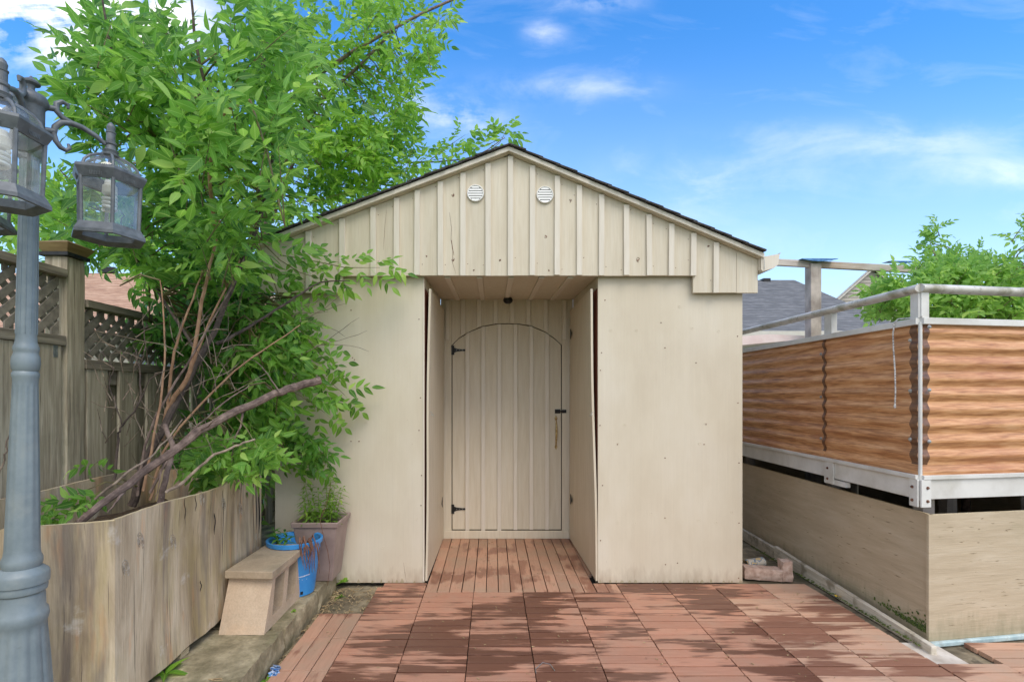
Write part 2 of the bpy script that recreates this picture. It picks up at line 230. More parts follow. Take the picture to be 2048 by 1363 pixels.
# wet and dry reddish deck slats
def slatmat(name, dry, wet, grey, gscale, wsc=(1,6.5,1), th=.465):
    m = bpy.data.materials.new(name); m.use_nodes = True; n = m.node_tree.nodes; l = m.node_tree.links; b = n['Principled BSDF']
    g = n.new('ShaderNodeNewGeometry'); oi = n.new('ShaderNodeObjectInfo')
    cx = n.new('ShaderNodeCombineXYZ'); l.new(oi.outputs['Random'], cx.inputs[0]); l.new(oi.outputs['Random'], cx.inputs[1])
    def noise(s3, sc, det, ro=.6, rv=0):
        va = n.new('ShaderNodeVectorMath'); va.operation = 'MULTIPLY_ADD'; l.new(cx.outputs[0], va.inputs[0]); va.inputs[1].default_value = (rv, rv, 0); l.new(g.outputs['Position'], va.inputs[2])
        mp = n.new('ShaderNodeMapping'); mp.inputs['Scale'].default_value = s3; l.new(va.outputs[0], mp.inputs[0])
        x = n.new('ShaderNodeTexNoise'); x.inputs['Scale'].default_value = sc; x.inputs['Detail'].default_value = det; x.inputs['Roughness'].default_value = ro; l.new(mp.outputs[0], x.inputs['Vector']); return x.outputs[0]
    def mr(i, a, c, lo=0., hi=1.):
        q = n.new('ShaderNodeMapRange'); q.inputs[1].default_value = a; q.inputs[2].default_value = c; q.inputs[3].default_value = lo; q.inputs[4].default_value = hi; l.new(i, q.inputs[0]); return q.outputs[0]
    def mix(f, a, c):
        q = n.new('ShaderNodeMix'); q.data_type = 'RGBA'; l.new(f, q.inputs[0])
        for i, v in ((6, a), (7, c)):
            if isinstance(v, tuple): q.inputs[i].default_value = (*lin(v), 1)
            else: l.new(v, q.inputs[i])
        return q.outputs[2]
    wetn = noise(wsc, 2.2, 5, .6, .30)
    ad = n.new('ShaderNodeMath'); ad.operation = 'MULTIPLY_ADD'; l.new(oi.outputs['Random'], ad.inputs[0]); ad.inputs[1].default_value = .12
    lf = n.new('ShaderNodeMath'); lf.operation = 'MULTIPLY_ADD'; l.new(noise((1,1.6,1), 1.7, 3, .5, 0), lf.inputs[0]); lf.inputs[1].default_value = 1.1; lf.inputs[2].default_value = -.60
    sm = n.new('ShaderNodeMath'); sm.operation = 'ADD'; l.new(wetn, sm.inputs[0]); l.new(lf.outputs[0], sm.inputs[1]); l.new(sm.outputs[0], ad.inputs[2])
    wm_ = mr(ad.outputs[0], th, th+.09)
    grain = noise(gscale, 7, 10, .65, 1)
    d = mix(mr(grain, .3, .7), dry, tuple(min(255, c+16) for c in dry))
    gr = mix(mr(noise((1,1,1), 5, 8), .42, .68, 0, .7), d, grey)
    wv = mix(mr(grain, .3, .7), wet, tuple(c+12 for c in wet))
    col = mix(wm_, gr, wv)
    col = mix(mr(noise((1,1,1), 16, 8), .66, .74, 0, .6), col, (92,66,54))
    hv = n.new('ShaderNodeHueSaturation'); l.new(mr(oi.outputs['Random'], 0, 1, .88, 1.1), hv.inputs['Value']); l.new(col, hv.inputs['Color']); l.new(hv.outputs[0], b.inputs['Base Color'])
    l.new(mr(wm_, 0, 1, .72, .42), b.inputs['Roughness'])
    bp = n.new('ShaderNodeBump'); bp.inputs['Strength'].default_value = .35; bp.inputs['Distance'].default_value = .002; l.new(grain, bp.inputs['Height']); l.new(bp.outputs[0], b.inputs['Normal'])
    return m
M['slatx'] = slatmat('red_brown_slat', (174,122,96), (104,66,49), (176,138,114), (1, 12, 12))
M['slaty'] = slatmat('red_brown_slat_lengthwise', (176,132,106), (138,95,74), (168,142,118), (12, 1, 12), (5,1,1), .54)
M['slatg'] = slatmat('faded_slat', (188,146,118), (134,92,72), (184,158,134), (1, 12, 12), (1,6.5,1), .50)

# ------------------------------------------------------------------ mesh helpers
class MB:
    def __init__(s): s.v = []; s.f = []; s.T = None
    def add(s, vs, fs):
        b = len(s.v)
        for p in vs:
            p = Vector(p); s.v.append(tuple(s.T @ p) if s.T is not None else tuple(p))
        s.f += [tuple(b+i for i in f) for f in fs]; return s
    def hexa(s, p):      # 4 bottom (ccw) + 4 top
        return s.add(p, [(3,2,1,0),(4,5,6,7),(0,1,5,4),(1,2,6,5),(2,3,7,6),(3,0,4,7)])
    def box(s, x0, x1, y0, y1, z0, z1):
        return s.hexa([(x0,y0,z0),(x1,y0,z0),(x1,y1,z0),(x0,y1,z0),(x0,y0,z1),(x1,y0,z1),(x1,y1,z1),(x0,y1,z1)])
    def prism(s, pts, ax, a, b):   # pts 2D polygon, extruded on axis ax
        def mk(p, t):
            return {0:(t,p[0],p[1]), 1:(p[0],t,p[1]), 2:(p[0],p[1],t)}[ax]
        n = len(pts); vs = [mk(p,a) for p in pts]+[mk(p,b) for p in pts]
        fs = [tuple(range(n)), tuple(range(2*n-1, n-1, -1))]+[(i, i+n, (i+1)%n+n, (i+1)%n) for i in range(n)]
        return s.add(vs, fs)
    def tube(s, pts, rad, n=6, caps=True):
        pts = [Vector(p) for p in pts]; k = len(pts)
        if not hasattr(rad, '__len__'): rad = [rad]*k
        vs = []; up = Vector((.13,.21,1)).normalized()
        d0 = (pts[1]-pts[0]).normalized()
        if abs(d0.dot(up)) > .95: up = Vector((1,.1,0)).normalized()
        a = d0.cross(up).normalized()
        for i, p in enumerate(pts):
            d = (pts[min(i+1,k-1)]-pts[max(i-1,0)]).normalized()
            a = (a-d*a.dot(d)).normalized(); b = d.cross(a)
            for j in range(n):
                t = 2*math.pi*j/n; vs.append(p+(a*math.cos(t)+b*math.sin(t))*rad[i])
        fs = [(i*n+j, i*n+(j+1)%n, (i+1)*n+(j+1)%n, (i+1)*n+j) for i in range(k-1) for j in range(n)]
        if caps: fs += [tuple(range(n-1,-1,-1)), tuple((k-1)*n+j for j in range(n))]
        return s.add(vs, fs)
    def lathe(s, prof, c=(0,0), n=24, flute=0, fl=(0,0), ph=0, caps=True):
        """prof: [(r,z)]; flute: number of grooves between z fl[0] and fl[1]"""
        vs = []
        for r, z in prof:
            for j in range(n):
                t = 2*math.pi*j/n+ph; q = r
                if flute and fl[0] < z < fl[1]: q = r*(1-.05*(1 if math.cos(t*flute) > .35 else 0))
                vs.append((c[0]+q*math.cos(t), c[1]+q*math.sin(t), z))
        k = len(prof)
        fs = [(i*n+j, i*n+(j+1)%n, (i+1)*n+(j+1)%n, (i+1)*n+j) for i in range(k-1) for j in range(n)]
        if caps: fs += [tuple(range(n-1,-1,-1)), tuple((k-1)*n+j for j in range(n))]
        return s.add(vs, fs)
    def rough(s, x0, x1, y0, y1, z0, z1, nx, ny, nz, j):   # a box with uneven faces
        idx = {}; vs = []; fs = []
        def vid(i, jj, k):
            if (i,jj,k) not in idx:
                idx[(i,jj,k)] = len(vs)
                e = (i in (0,nx))+(jj in (0,ny))+(k in (0,nz)); q = j*(1.0 if e > 1 else .45)
                x = x0+(x1-x0)*i/nx; y = y0+(y1-y0)*jj/ny; z = z0+(z1-z0)*k/nz
                cxm, cym = (x0+x1)/2, (y0+y1)/2
                inn = j*(.9 if e > 1 else 0)
                vs.append((x+random.uniform(-q,q)+(inn if x < cxm else -inn), y+random.uniform(-q,q)+(inn if y < cym else -inn), z+random.uniform(-q,q)*(0 if k == 0 else 1)-(inn*.6 if k == nz else 0)))
            return idx[(i,jj,k)]
        for i in range(nx):
            for jj in range(ny):
                fs.append((vid(i,jj,nz),vid(i+1,jj,nz),vid(i+1,jj+1,nz),vid(i,jj+1,nz))); fs.append((vid(i,jj+1,0),vid(i+1,jj+1,0),vid(i+1,jj,0),vid(i,jj,0)))
        for i in range(nx):
            for k in range(nz):
                fs.append((vid(i,0,k),vid(i+1,0,k),vid(i+1,0,k+1),vid(i,0,k+1))); fs.append((vid(i,ny,k+1),vid(i+1,ny,k+1),vid(i+1,ny,k),vid(i,ny,k)))
        for jj in range(ny):
            for k in range(nz):
                fs.append((vid(0,jj,k+1),vid(0,jj+1,k+1),vid(0,jj+1,k),vid(0,jj,k))); fs.append((vid(nx,jj,k),vid(nx,jj+1,k),vid(nx,jj+1,k+1),vid(nx,jj,k+1)))
        return s.add(vs, fs)
def wloc(o):
    v = Vector((0,0,0))
    while o: v = v+Vector(o.location); o = o.parent
    return v
def build(name, mb, m, parent=None, label=None, cat=None, group=None, kind=None, bev=0, smooth=False, origin=None):
    me = bpy.data.meshes.new(name)
    vs = mb.v
    base = wloc(parent) if parent else Vector((0,0,0))
    if origin is None:
        if parent: org = base
        else:
            a = np.array(vs); lo = a.min(0); hi = a.max(0); org = Vector(((lo[0]+hi[0])/2, (lo[1]+hi[1])/2, lo[2]))
    else: org = Vector(origin)
    me.from_pydata([tuple(Vector(p)-org) for p in vs], [], mb.f); me.validate(); me.update()
    me.materials.append(M[m] if isinstance(m, str) else m)
    if smooth:
        for p in me.polygons: p.use_smooth = True
        try: me.set_sharp_from_angle(angle=R(38))
        except Exception: pass
    o = bpy.data.objects.new(name, me); C.objects.link(o); o.location = org-base
    if parent: o.parent = parent
    tag(o, label, cat, group, kind)
    if bev:
        bm = o.modifiers.new('bevel', 'BEVEL'); bm.width = bev; bm.segments = 2; bm.limit_method = 'ANGLE'; bm.angle_limit = R(40)
    return o
def tag(o, label=None, cat=None, group=None, kind=None):
    if label: o['label'] = label
    if cat: o['category'] = cat
    if group: o['group'] = group
    if kind: o['kind'] = kind
    return o
def thing(name, loc, label, cat, group=None):
    o = bpy.data.objects.new(name, None); C.objects.link(o); o.location = loc; o.empty_display_size = .1
    return tag(o, label, cat, group)
def share(src, loc, parent, name=None):      # another piece with the same mesh
    o = src.copy(); C.objects.link(o); o.parent = parent; o.location = loc; return o
def bx(name, m, parent, *a, **k): return build(name, MB().box(*a), m, parent, **k)

# ================================================================== SETTING: ground
g = MB().add([(-120,-60,-.03),(120,-60,-.03),(120,200,-.03),(-120,200,-.03)], [(0,1,2,3)])
build('ground', g, 'grass', kind='structure')
g = MB().add([(-2.3,-1.5,-.026),(6,-1.5,-.026),(6,7,-.026),(-2.3,7,-.026)], [(0,1,2,3)])
build('concrete_yard', g, 'ground', kind='structure')

# ================================================================== patio of slatted wood tiles
patio = bpy.data.objects.new('patio', None); C.objects.link(patio); patio['kind'] = 'structure'
slat_cache = {}; RLX, RRX = -.434, .674
def slat(x0, x1, y0, y1, m):
    lx, ly = round(x1-x0, 4), round(y1-y0, 4); key = (lx, ly, m)
    z = random.uniform(-.0018, .0018)
    if key not in slat_cache:
        mb = MB().box(-lx/2, lx/2, -ly/2, ly/2, -.022, 0)
        o = build('slat', mb, m, patio, bev=.0014, origin=(0,0,0)); slat_cache[key] = o
    else: o = share(slat_cache[key], (0,0,0), patio)
    o.location = ((x0+x1)/2+random.uniform(-.0008,.0008), (y0+y1)/2, z)
    o.rotation_euler = (0, random.uniform(-.002,.002), random.uniform(-.004,.004))
TW = .3013; X0 = -.417; Y0 = 3.134; SG = .0082
def tile_x(x0, x1, y0, m='slatx', n=4):        # slats running left-right
    h = TW/4
    for i in range(n): slat(x0+.002, x1-.002, y0+h*i+SG/2+.001, y0+h*(i+1)-SG/2, m)
def tile_y(x0, y0, y1, m='slaty', n=4, a=0):          # slats running away
    h = TW/4
    for i in range(a, n): slat(x0+h*i+.003, x0+h*(i+1)-.001, y0+.001, y1-.001, m)
for c in range(-1, 8):
    for r in range(1, 5):
        y0 = Y0-TW*r; x0 = X0+TW*c; yy = y0+(0 if c < 4 else -.10)
        if x0+TW > 2.03: continue
        if x0+TW > 1.9 and False: continue
        tile_x(x0, x0+TW, yy, 'slatg' if c >= 6 else 'slatx')
for c in (8, 9, 10):                              # near right corner, in front of the skirt
    for q in (2.20,1.90,1.60) if c > 8 else (2.0,1.70): tile_x(X0+TW*c, X0+TW*(c+1), q, 'slatg')
h = TW/4
for k in (0, 1): slat(X0-TW+.03*k, X0-.002, Y0+h*k+.002, Y0+h*(k+1)-.002 if k == 0 else 3.275, 'slatx')
for c in range(4, 8):                          # row in front of the right wall
    x0 = X0+TW*c
    for i in range(-1, 2):
        y1 = 3.272 if i == 1 else Y0-.10+h*(i+2)
        slat(x0+.002, x0+TW-.002, Y0-.10+h*(i+1)+.001, y1-.001, 'slatg' if c > 6 else 'slatx')
for r in range(5):
    y0 = Y0+TW*r; y1 = min(y0+TW, 4.285)
    for c in range(4):
        for i in range(4):
            xa = X0+TW*c+h*i
            if r > 0 or True:
                if xa > .655 and r > 0: continue
                xb = min(xa+h, .667) if r > 0 else xa+h
                if r == 0 and xa > .60: y1b = 3.272
                else: y1b = y1
                if r == 4 and y1-y0 < .03: continue
                slat(xa+.004, xb-.001, y0+.001, y1b-.001, 'slaty')
build('tile_backing', MB().box(X0-TW, X0+TW*8, 1.9, 3.27, -.0255, -.0225).box(RLX, RRX, 3.27, 4.28, -.0255, -.0225).box(-.95, X0-TW-.012, 1.65, 2.82, -.0255, -.0225).box(X0+TW*8, X0+TW*11, 1.6, 2.3, -.0255, -.0225), 'dark', patio)
for (ya, yb) in ((2.546, 2.825), (2.246, 2.543), (1.946, 2.243), (1.646, 1.943)):   # loose strip along the kerb
    for i in range(3): slat(-.951+.078*i, -.951+.078*(i+1)-.004, ya, yb, 'slaty')

# concrete patch visible where a tile is missing at the skirt's corner
g = MB().box(1.90, 2.16, 2.30, 2.52, -.025, -.012); build('concrete_patch', g, 'concrete', kind='structure')

# ================================================================== stone kerb of wide slabs
kerb = bpy.data.objects.new('kerb', None); C.objects.link(kerb); kerb['kind'] = 'structure'
ky = [1.05, 1.50, 1.97, 2.43, 2.895, 3.262]
for i in range(5):
    e = random.uniform(-.008, .008)
    mb = MB().rough(-1.96, -.977+e, ky[i]+.004, ky[i+1]-.004, -.026, .10, 14, 8, 3, .006)
    build('stone', mb, 'stone', kerb, smooth=False, bev=0)

# ================================================================== SHED
shed = thing('shed', (0.1, 4.4, 0), 'cream painted garden shed with battened gable and an arched door set in a recess', 'shed')
WY = 3.28; GY = 3.235; BY = 4.30
XL, XR = PX(550, WY), PX(1485, WY); RL, RR = -.434, .674
def nails(parent, pts, y, r=.0038):
    mb = MB()
    for (px, py) in pts:
        p = P(px, py, y); mb.T = Matrix.Translation((p.x, y, p.z)) @ Matrix.Rotation(R(90), 4, 'X')
        mb.lathe([(r*1.0,-.001),(r,.0012),(r*.4,.002)], n=8)
    o = build('nail_heads', mb, 'rust', parent, kind='stuff'); return o
o = bx('wall_panel', 'cream', shed, XR-.93+.005, XR, WY, WY+.018, .002, 1.962, bev=.0015)
right_panel = o
nl = [(1210,600),(1322,645),(1330,695),(1392,725),(1203,705),(1201,740),(1475,672),(1476,805),(1478,925),(1330,915),(1200,850),(1478,1045),(1330,1035),(1477,1155),(1201,1080),(1205,970),(1355,1125),(1331,1128),(1235,888),(1412,848),(1408,888)]
nails(right_panel, nl, WY-.0005)
def dents(parent, pts, y, m='cream'):
    mb = MB()
    for (px, py) in pts:
        p = P(px, py, y); mb.T = Matrix.Translation((p.x, y, p.z)) @ Matrix.Rotation(R(90), 4, 'X') @ Matrix.Rotation(random.uniform(0,6), 4, 'Z')
        mb.lathe([(.009,-.001),(.0085,.0014),(.0065,.0016),(.0055,.0002)], n=10)
    return build('filled_screw_plugs', mb, m, parent, kind='stuff')
dents(right_panel, [(1221,660),(1273,660),(1384,656),(1437,662),(1249,850),(1411,846),(1236,887),(1399,886),(1302,1026),(1464,1024),(1235,1044),(1397,1040),(1359,613),(1270,1046),(1432,1044)], WY)
# ragged lower edge: flakes of lifted paint
def ragged(parent, x0, x1, y):
    mb = MB(); x = x0
    while x < x1:
        ww = random.uniform(.006, .03); hh = random.uniform(.004, .022)*(1 if random.random() < .6 else .4)
        mb.prism([(x, .002), (min(x+ww, x1), .002), (min(x+ww*.8, x1), .014+hh*.2), (x+ww*.45, .012+hh)], 1, y-.0015, y+.004); x += ww*random.uniform(1.5, 5)
    build('split_bottom_edge', mb, 'skirt', parent, kind='stuff')
ragged(right_panel, XR-.92, XR, WY)
left_panel = bx('wall_panel', 'cream', shed, XL, RL-.002, WY, WY+.018, .002, 1.962, bev=.0015)
dents(left_panel, [(704,649),(760,658),(731,844),(788,1023),(715,1041),(753,1044),(834,1038),(765,1094),(802,1160),(688,1022)], WY)
nails(left_panel, [(702,620),(838,638),(705,715),(709,719),(841,795),(838,860),(702,882),(718,882),(843,950),(842,1010)], WY-.0005)
ragged(left_panel, XL+.3, RL-.01, WY)
for x in (XL, XR-.018): bx('side_wall', 'cream', shed, x, x+.018, WY+.0185, 5.6, 0, 2.02)
bx('rear_wall', 'cream', shed, XL+.02, XR-.02, 5.58, 5.6, 0, 2.02)
# jambs: dark red boards beside the recess
bx('jamb', 'redwood', shed, RL-.022, RL-.004, WY+.0185, BY-.002, .0, 1.89)
bx('jamb', 'redwood', shed, RR+.004, RR+.022, WY+.0185, BY-.002, .0, 1.89)
bx('upper_side_board', 'cream_board', shed, RL-.022, RL-.002, WY+.0185, BY-.002, 1.892, 2.03)
bx('upper_side_board', 'cream_board', shed, RR+.002, RR+.022, WY+.0185, BY-.002, 1.892, 2.03)
# inner edge strips of the recess
bx('corner_trim', 'cream_batten', shed, RL-.012, RL-.0045, WY-.004, WY-.0005, .012, 1.95)
# recess ceiling (rises a little to the rear)
zc0, zc1 = 1.958, 2.0
cxs = [RL, -.287, -.083, .118, .314, .497, RR]
for a, b in zip(cxs[:-1], cxs[1:]):
    mb = MB().hexa([(a+.001,WY-.01,zc0),(b-.001,WY-.01,zc0),(b-.001,BY,zc1),(a+.001,BY,zc1),(a+.001,WY-.01,zc0+.016),(b-.001,WY-.01,zc0+.016),(b-.001,BY,zc1+.016),(a+.001,BY,zc1+.016)])
    build('ceiling_board', mb, 'cream_board', shed)
for a in cxs[1:-1]:
    mb = MB().hexa([(a-.018,WY-.01,zc0-.012),(a+.018,WY-.01,zc0-.012),(a+.018,BY-.02,zc1-.012),(a-.018,BY-.02,zc1-.012),(a-.018,WY-.01,zc0-.0005),(a+.018,WY-.01,zc0-.0005),(a+.018,BY-.02,zc1-.0005),(a-.018,BY-.02,zc1-.0005)])
    build('ceiling_batten', mb, 'cream_batten', shed, bev=.0015)
# back wall of the recess with the arch cut out
DX0, DX1 = PX(904, BY), PX(1123, BY); DB = PZ(1058, BY)
arch = [(PX(a, BY), PZ(b, BY)) for a, b in [(904,690),(918,676),(942,662),(964,653),(990,648),(1015,647),(1040,648),(1062,652),(1087,662),(1108,676),(1123,690)]]
def archz(x):
    if x <= arch[0][0]: return arch[0][1]
    for (a, za), (b, zb) in zip(arch[:-1], arch[1:]):
        if x <= b: return za+(zb-za)*(x-a)/(b-a)
    return arch[-1][1]
def clip_board(x0, x1, zlo, zhi, y0, y1, n=5):    # zlo/zhi functions of x
    mb = MB(); xs = [x0+(x1-x0)*i/n for i in range(n+1)]
    pts = [(x, zlo(x)) for x in xs]+[(x, zhi(x)) for x in reversed(xs)]
    return mb.prism(pts, 1, y0, y1)
GAP = .0026
bbx = [RL, PX(926,BY), PX(958,BY), PX(991,BY), PX(1024,BY), PX(1056.5,BY), PX(1091,BY), RR]
for a, b in zip(bbx[:-1], bbx[1:]):
    xs0, xs1 = max(a, DX0-GAP), min(b, DX1+GAP)
    build('recess_board', clip_board(xs0+.0007, xs1-.0007, lambda x: archz(x)+GAP*1.6, lambda x: 2.01, BY, BY+.018), 'cream_board', shed)
for px in (926, 958, 991, 1024, 1056.5, 1091):
    x = PX(px, BY); build('recess_batten', clip_board(x-.017, x+.017, lambda x: archz(x)+GAP*1.6, lambda x: 1.996, BY-.016, BY-.0004, 2), 'cream_batten', shed, bev=.0012)
bx('door_jamb', 'cream_board', shed, RL, DX0-GAP-.001, BY, BY+.018, .0, 2.01)
bx('door_jamb', 'cream_board', shed, DX1+GAP+.001, RR, BY, BY+.018, .0, 2.01)
bx('recess_batten', 'cream_batten', shed, DX0-.052, DX0-.022, BY-.016, BY-.0004, 1.66, 1.99)
bx('recess_batten', 'cream_batten', shed, DX1+.006, DX1+.036, BY-.016, BY-.0004, 1.66, 1.99)
bx('threshold', 'cream_board', shed, RL, RR, BY-.02, BY-.0015, -.0, DB-.006, bev=.004)
bx('inner_backing', 'dark', shed, RL, RR, BY+.05, BY+.06, 0, 2.0)
# door
door = build('door', MB().box(0,.001,0,.001,0,.001), 'dark', shed)  # replaced just below by the slab itself
bpy.data.objects.remove(door)
xs = [DX0+GAP+(DX1-DX0-2*GAP)*i/24 for i in range(25)]
door = build('door', MB().prism([(x, DB) for x in (xs[0], xs[-1])]+[(x, archz(x)-GAP*1.2) for x in reversed(xs)], 1, BY+.018, BY+.03), 'cream_board', shed)
dbx = [DX0+GAP]+[PX(a, BY) for a in (935, 966.6, 998.7, 1030.8, 1062.5, 1093.8)]+[DX1-GAP]
for a, b in zip(dbx[:-1], dbx[1:]):
    build('plank', clip_board(a+.001, b-.001, lambda x: DB, lambda x: archz(x)-GAP*1.2, BY+.001, BY+.0175), 'cream_board', door, bev=.001)
for i, a in enumerate(dbx[1:-1]):
    e = random.uniform(-.012, .004)
    build('batten', clip_board(a-.017, a+.016, lambda x: DB+e, lambda x: archz(x)-GAP*1.2, BY-.016, BY+.0008, 3), 'cream_batten', door, bev=.0015)
def strap_hinge(parent, px, py, Y, w, flip=1):
    p = P(px, py, Y); mb = MB()
    mb.box(p.x-.014, p.x+.004, Y-.004, Y-.0005, p.z-.038, p.z+.038)
    mb.tube([(p.x+.006,Y-.005,p.z-.038),(p.x+.006,Y-.005,p.z+.038)], .005, 8)
    mb.prism([(p.x+.010,p.z-.022),(p.x+.030,p.z-.013),(p.x+w*.8,p.z-.007),(p.x+w,p.z-.009),(p.x+w+.006,p.z),(p.x+w,p.z+.009),(p.x+w*.8,p.z+.007),(p.x+.03,p.z+.013),(p.x+.010,p.z+.022)], 1, Y-.0045, Y-.0008)
    return build('hinge', mb, 'black', parent)
for py in (700, 1017):
    hg = strap_hinge(door, 906, py, BY-.001, .10)
    p = P(906, py, BY); mb = MB()
    for dx in (.03, .055, .08):
        mb.T = Matrix.Translation((p.x+dx, BY-.0048, p.z)) @ Matrix.Rotation(R(90), 4, 'X'); mb.lathe([(.003,0),(.0025,.001)], n=8)
    # sits on the hinge
    build('screw_heads', mb, 'steel', door, kind='stuff')
p = P(1122, 822, BY); mb = MB()
mb.box(p.x-.052, p.x-.006, BY-.008, BY-.0005, p.z-.017, p.z+.017); mb.tube([(p.x-.05,BY-.013,p.z),(p.x+.03,BY-.013,p.z)], .006, 8)
mb.box(p.x+.008, p.x+.044, BY-.008, BY-.0005, p.z-.014, p.z+.014)
build('slide_bolt', mb, 'black', door, bev=.001)
p0 = P(1112, 836, BY); p1 = P(1112, 893, BY); zm = (p0.z+p1.z)/2; hh = (p0.z-p1.z)/2; mb = MB()
for sg in (1, -1):
    z = zm+sg*hh; mb.prism([(p0.x-.004,z-sg*.02),(p0.x-.013,z),(p0.x-.006,z+sg*.012),(p0.x,z+sg*.026),(p0.x+.006,z+sg*.012),(p0.x+.013,z),(p0.x+.004,z-sg*.02)], 1, BY-.004, BY-.0005)
mb.tube([(p0.x+.001*math.sin(t*6), BY-.004-.03*math.sin(math.pi*t), zm+hh*(1-2*t)*.95) for t in [i/12 for i in range(13)]], [.004+.005*math.sin(math.pi*i/12) for i in range(13)], 10)
build('pull_handle', mb, 'brass', door, smooth=True)
# the two plywood leaves folded back against the sides of the recess
def leaf_door(pts, name='open_door_leaf', th=.014, s=1, label=None):
    fb, ft, bb, bt = [Vector(q) for q in pts]; off = Vector((-s*th, 0, 0))
    n = 10; mb = MB(); vs = []
    for i in range(n+1):
        t = i/n; a = fb.lerp(ft, t); b = bb.lerp(bt, t); w_ = .004*math.sin(t*7)
        vs += [a+Vector((w_,0,0)), b, a+off+Vector((w_,0,0)), b+off]
    fs = []
    for i in range(n):
        k = i*4; fs += [(k,k+1,k+5,k+4),(k+2,k+6,k+7,k+3),(k,k+4,k+6,k+2),(k+1,k+3,k+7,k+5)]
    fs += [(0,2,3,1),(n*4,n*4+1,n*4+3,n*4+2)]
    mb.add(vs, fs); return build(name, mb, 'cream_leaf', shed, label=label)
LL = leaf_door([(-.418,3.286,.012),(-.396,3.286,1.882),(-.408,4.275,.012),(-.402,4.275,1.90)], s=1, label='left plywood leaf folded back into the recess')
RLf = leaf_door([(.662,3.286,.012),(.626,3.286,1.882),(.640,4.275,.012),(.646,4.275,1.90)], s=-1, label='right plywood leaf folded back, its top leaning inward')
def leaf_hinge(par, px, py, Y, s):
    p = P(px, py, Y); mb = MB(); x = p.x
    pts = [(Y-.07,p.z+.004),(Y-.07,p.z-.004),(Y-.012,p.z-.04),(Y,p.z-.04),(Y,p.z+.04),(Y-.012,p.z+.04)]
    mb.prism(pts, 0, x, x+s*.004); return build('leaf_hinge', mb, 'black', par)
leaf_hinge(LL, 884.5, 690, 4.17, 1); leaf_hinge(LL, 884.5, 1003, 4.17, 1)
leaf_hinge(RLf, 1141, 668, 4.17, -1); leaf_hinge(RLf, 1141, 997, 4.17, -1)
for par, px, s in ((LL, 861, 1), (RLf, 1185, -1)):
    p = P(px, 826, 3.31); mb = MB()
    mb.tube([(p.x,3.283,p.z+.01),(p.x+s*.012,3.262,p.z+.008),(p.x+s*.020,3.258,p.z-.004),(p.x+s*.028,3.262,p.z-.014),(p.x+s*.014,3.27,p.z-.012),(p.x+s*.004,3.275,p.z)], .0012, 5)
    build('wire_hook', mb, 'steel', par)
# small flush light under the recess ceiling
p = P(1016, 607, 4.16); lampr = build('ceiling_lamp', MB().lathe([(.028,zc1-.011),(.036,zc1-.018),(.040,zc1-.032),(.034,zc1-.048),(.02,zc1-.058),(.008,zc1-.06)][::-1], (p.x, 4.16), 20), 'black', shed, smooth=True)

# gable boards and battens
PK = P(1018, 297, 3.17)
GX = lambda px: PX(px, GY)
RE = (PX(1532,3.17), PZ(500,3.17)); LE = (PX(508,3.17), PZ(478,3.17)); PT = (PX(1018,3.17), PZ(285,3.17))
def roofz(x):                                   # top of the shingles above x
    if x < PT[0]: return LE[1]+(PT[1]-LE[1])*(x-LE[0])/(PT[0]-LE[0])
    return PT[1]+(RE[1]-PT[1])*(x-PT[0])/(RE[0]-PT[0])
gx = [GX(516)]+[GX(a) for a in (557,618,685,747,794,835,881,926,976,1021,1065,1114.5,1158,1202.5,1252,1297,1342,1386,1431,1473)]+[GX(1516)]
zb_in, zb_out = PZ(551, GY), PZ(585, GY); stepL, stepR = GX(684), GX(1386)
for i, (a, b) in enumerate(zip(gx[:-1], gx[1:])):
    z0 = zb_out if (b <= stepL+.01 or a >= stepR-.01) else zb_in
    z0 += random.uniform(-.0015, .0015)
    build('gable_board', clip_board(a+.0008, b-.0008, lambda x: z0, lambda x: roofz(x)-.0475, GY+random.uniform(0,.0012), GY+.022, 2), 'cream_board', shed, bev=.001)
nl = MB(); 
for i, a in enumerate(gx[1:-2]):
    z0 = zb_out if (a < stepL-.03 or a > stepR+.03) else zb_in
    if i == 0: continue
    tw = random.uniform(-.003, .003); e = random.uniform(-.006, .001)
    mb = MB(); hw = .0172; zt = roofz(a)-.056
    mb.hexa([(a-hw+tw,GY-.017,z0+e),(a+hw+tw,GY-.017,z0+e),(a+hw+tw,GY-.0006,z0+e),(a-hw+tw,GY-.0006,z0+e),(a-hw,GY-.017,zt),(a+hw,GY-.017,zt),(a+hw,GY-.0006,zt),(a-hw,GY-.0006,zt)])
    build('gable_batten', mb, 'cream_batten', shed, bev=.0018)
    for z in (z0+.05+random.uniform(0,.05), zt-.04): 
        for dx in (-.0, random.choice((-.03,.03))):
            nl.T = Matrix.Translation((a+dx, GY-(.013 if dx == 0 else -.0005), z+random.uniform(-.02,.02))) @ Matrix.Rotation(R(90), 4, 'X'); nl.lathe([(.0028,-.001),(.0026,.0008),(.001,.0014)], n=7)
nl.T = None
build('gable_nail_heads', nl, 'rust', shed, kind='stuff')
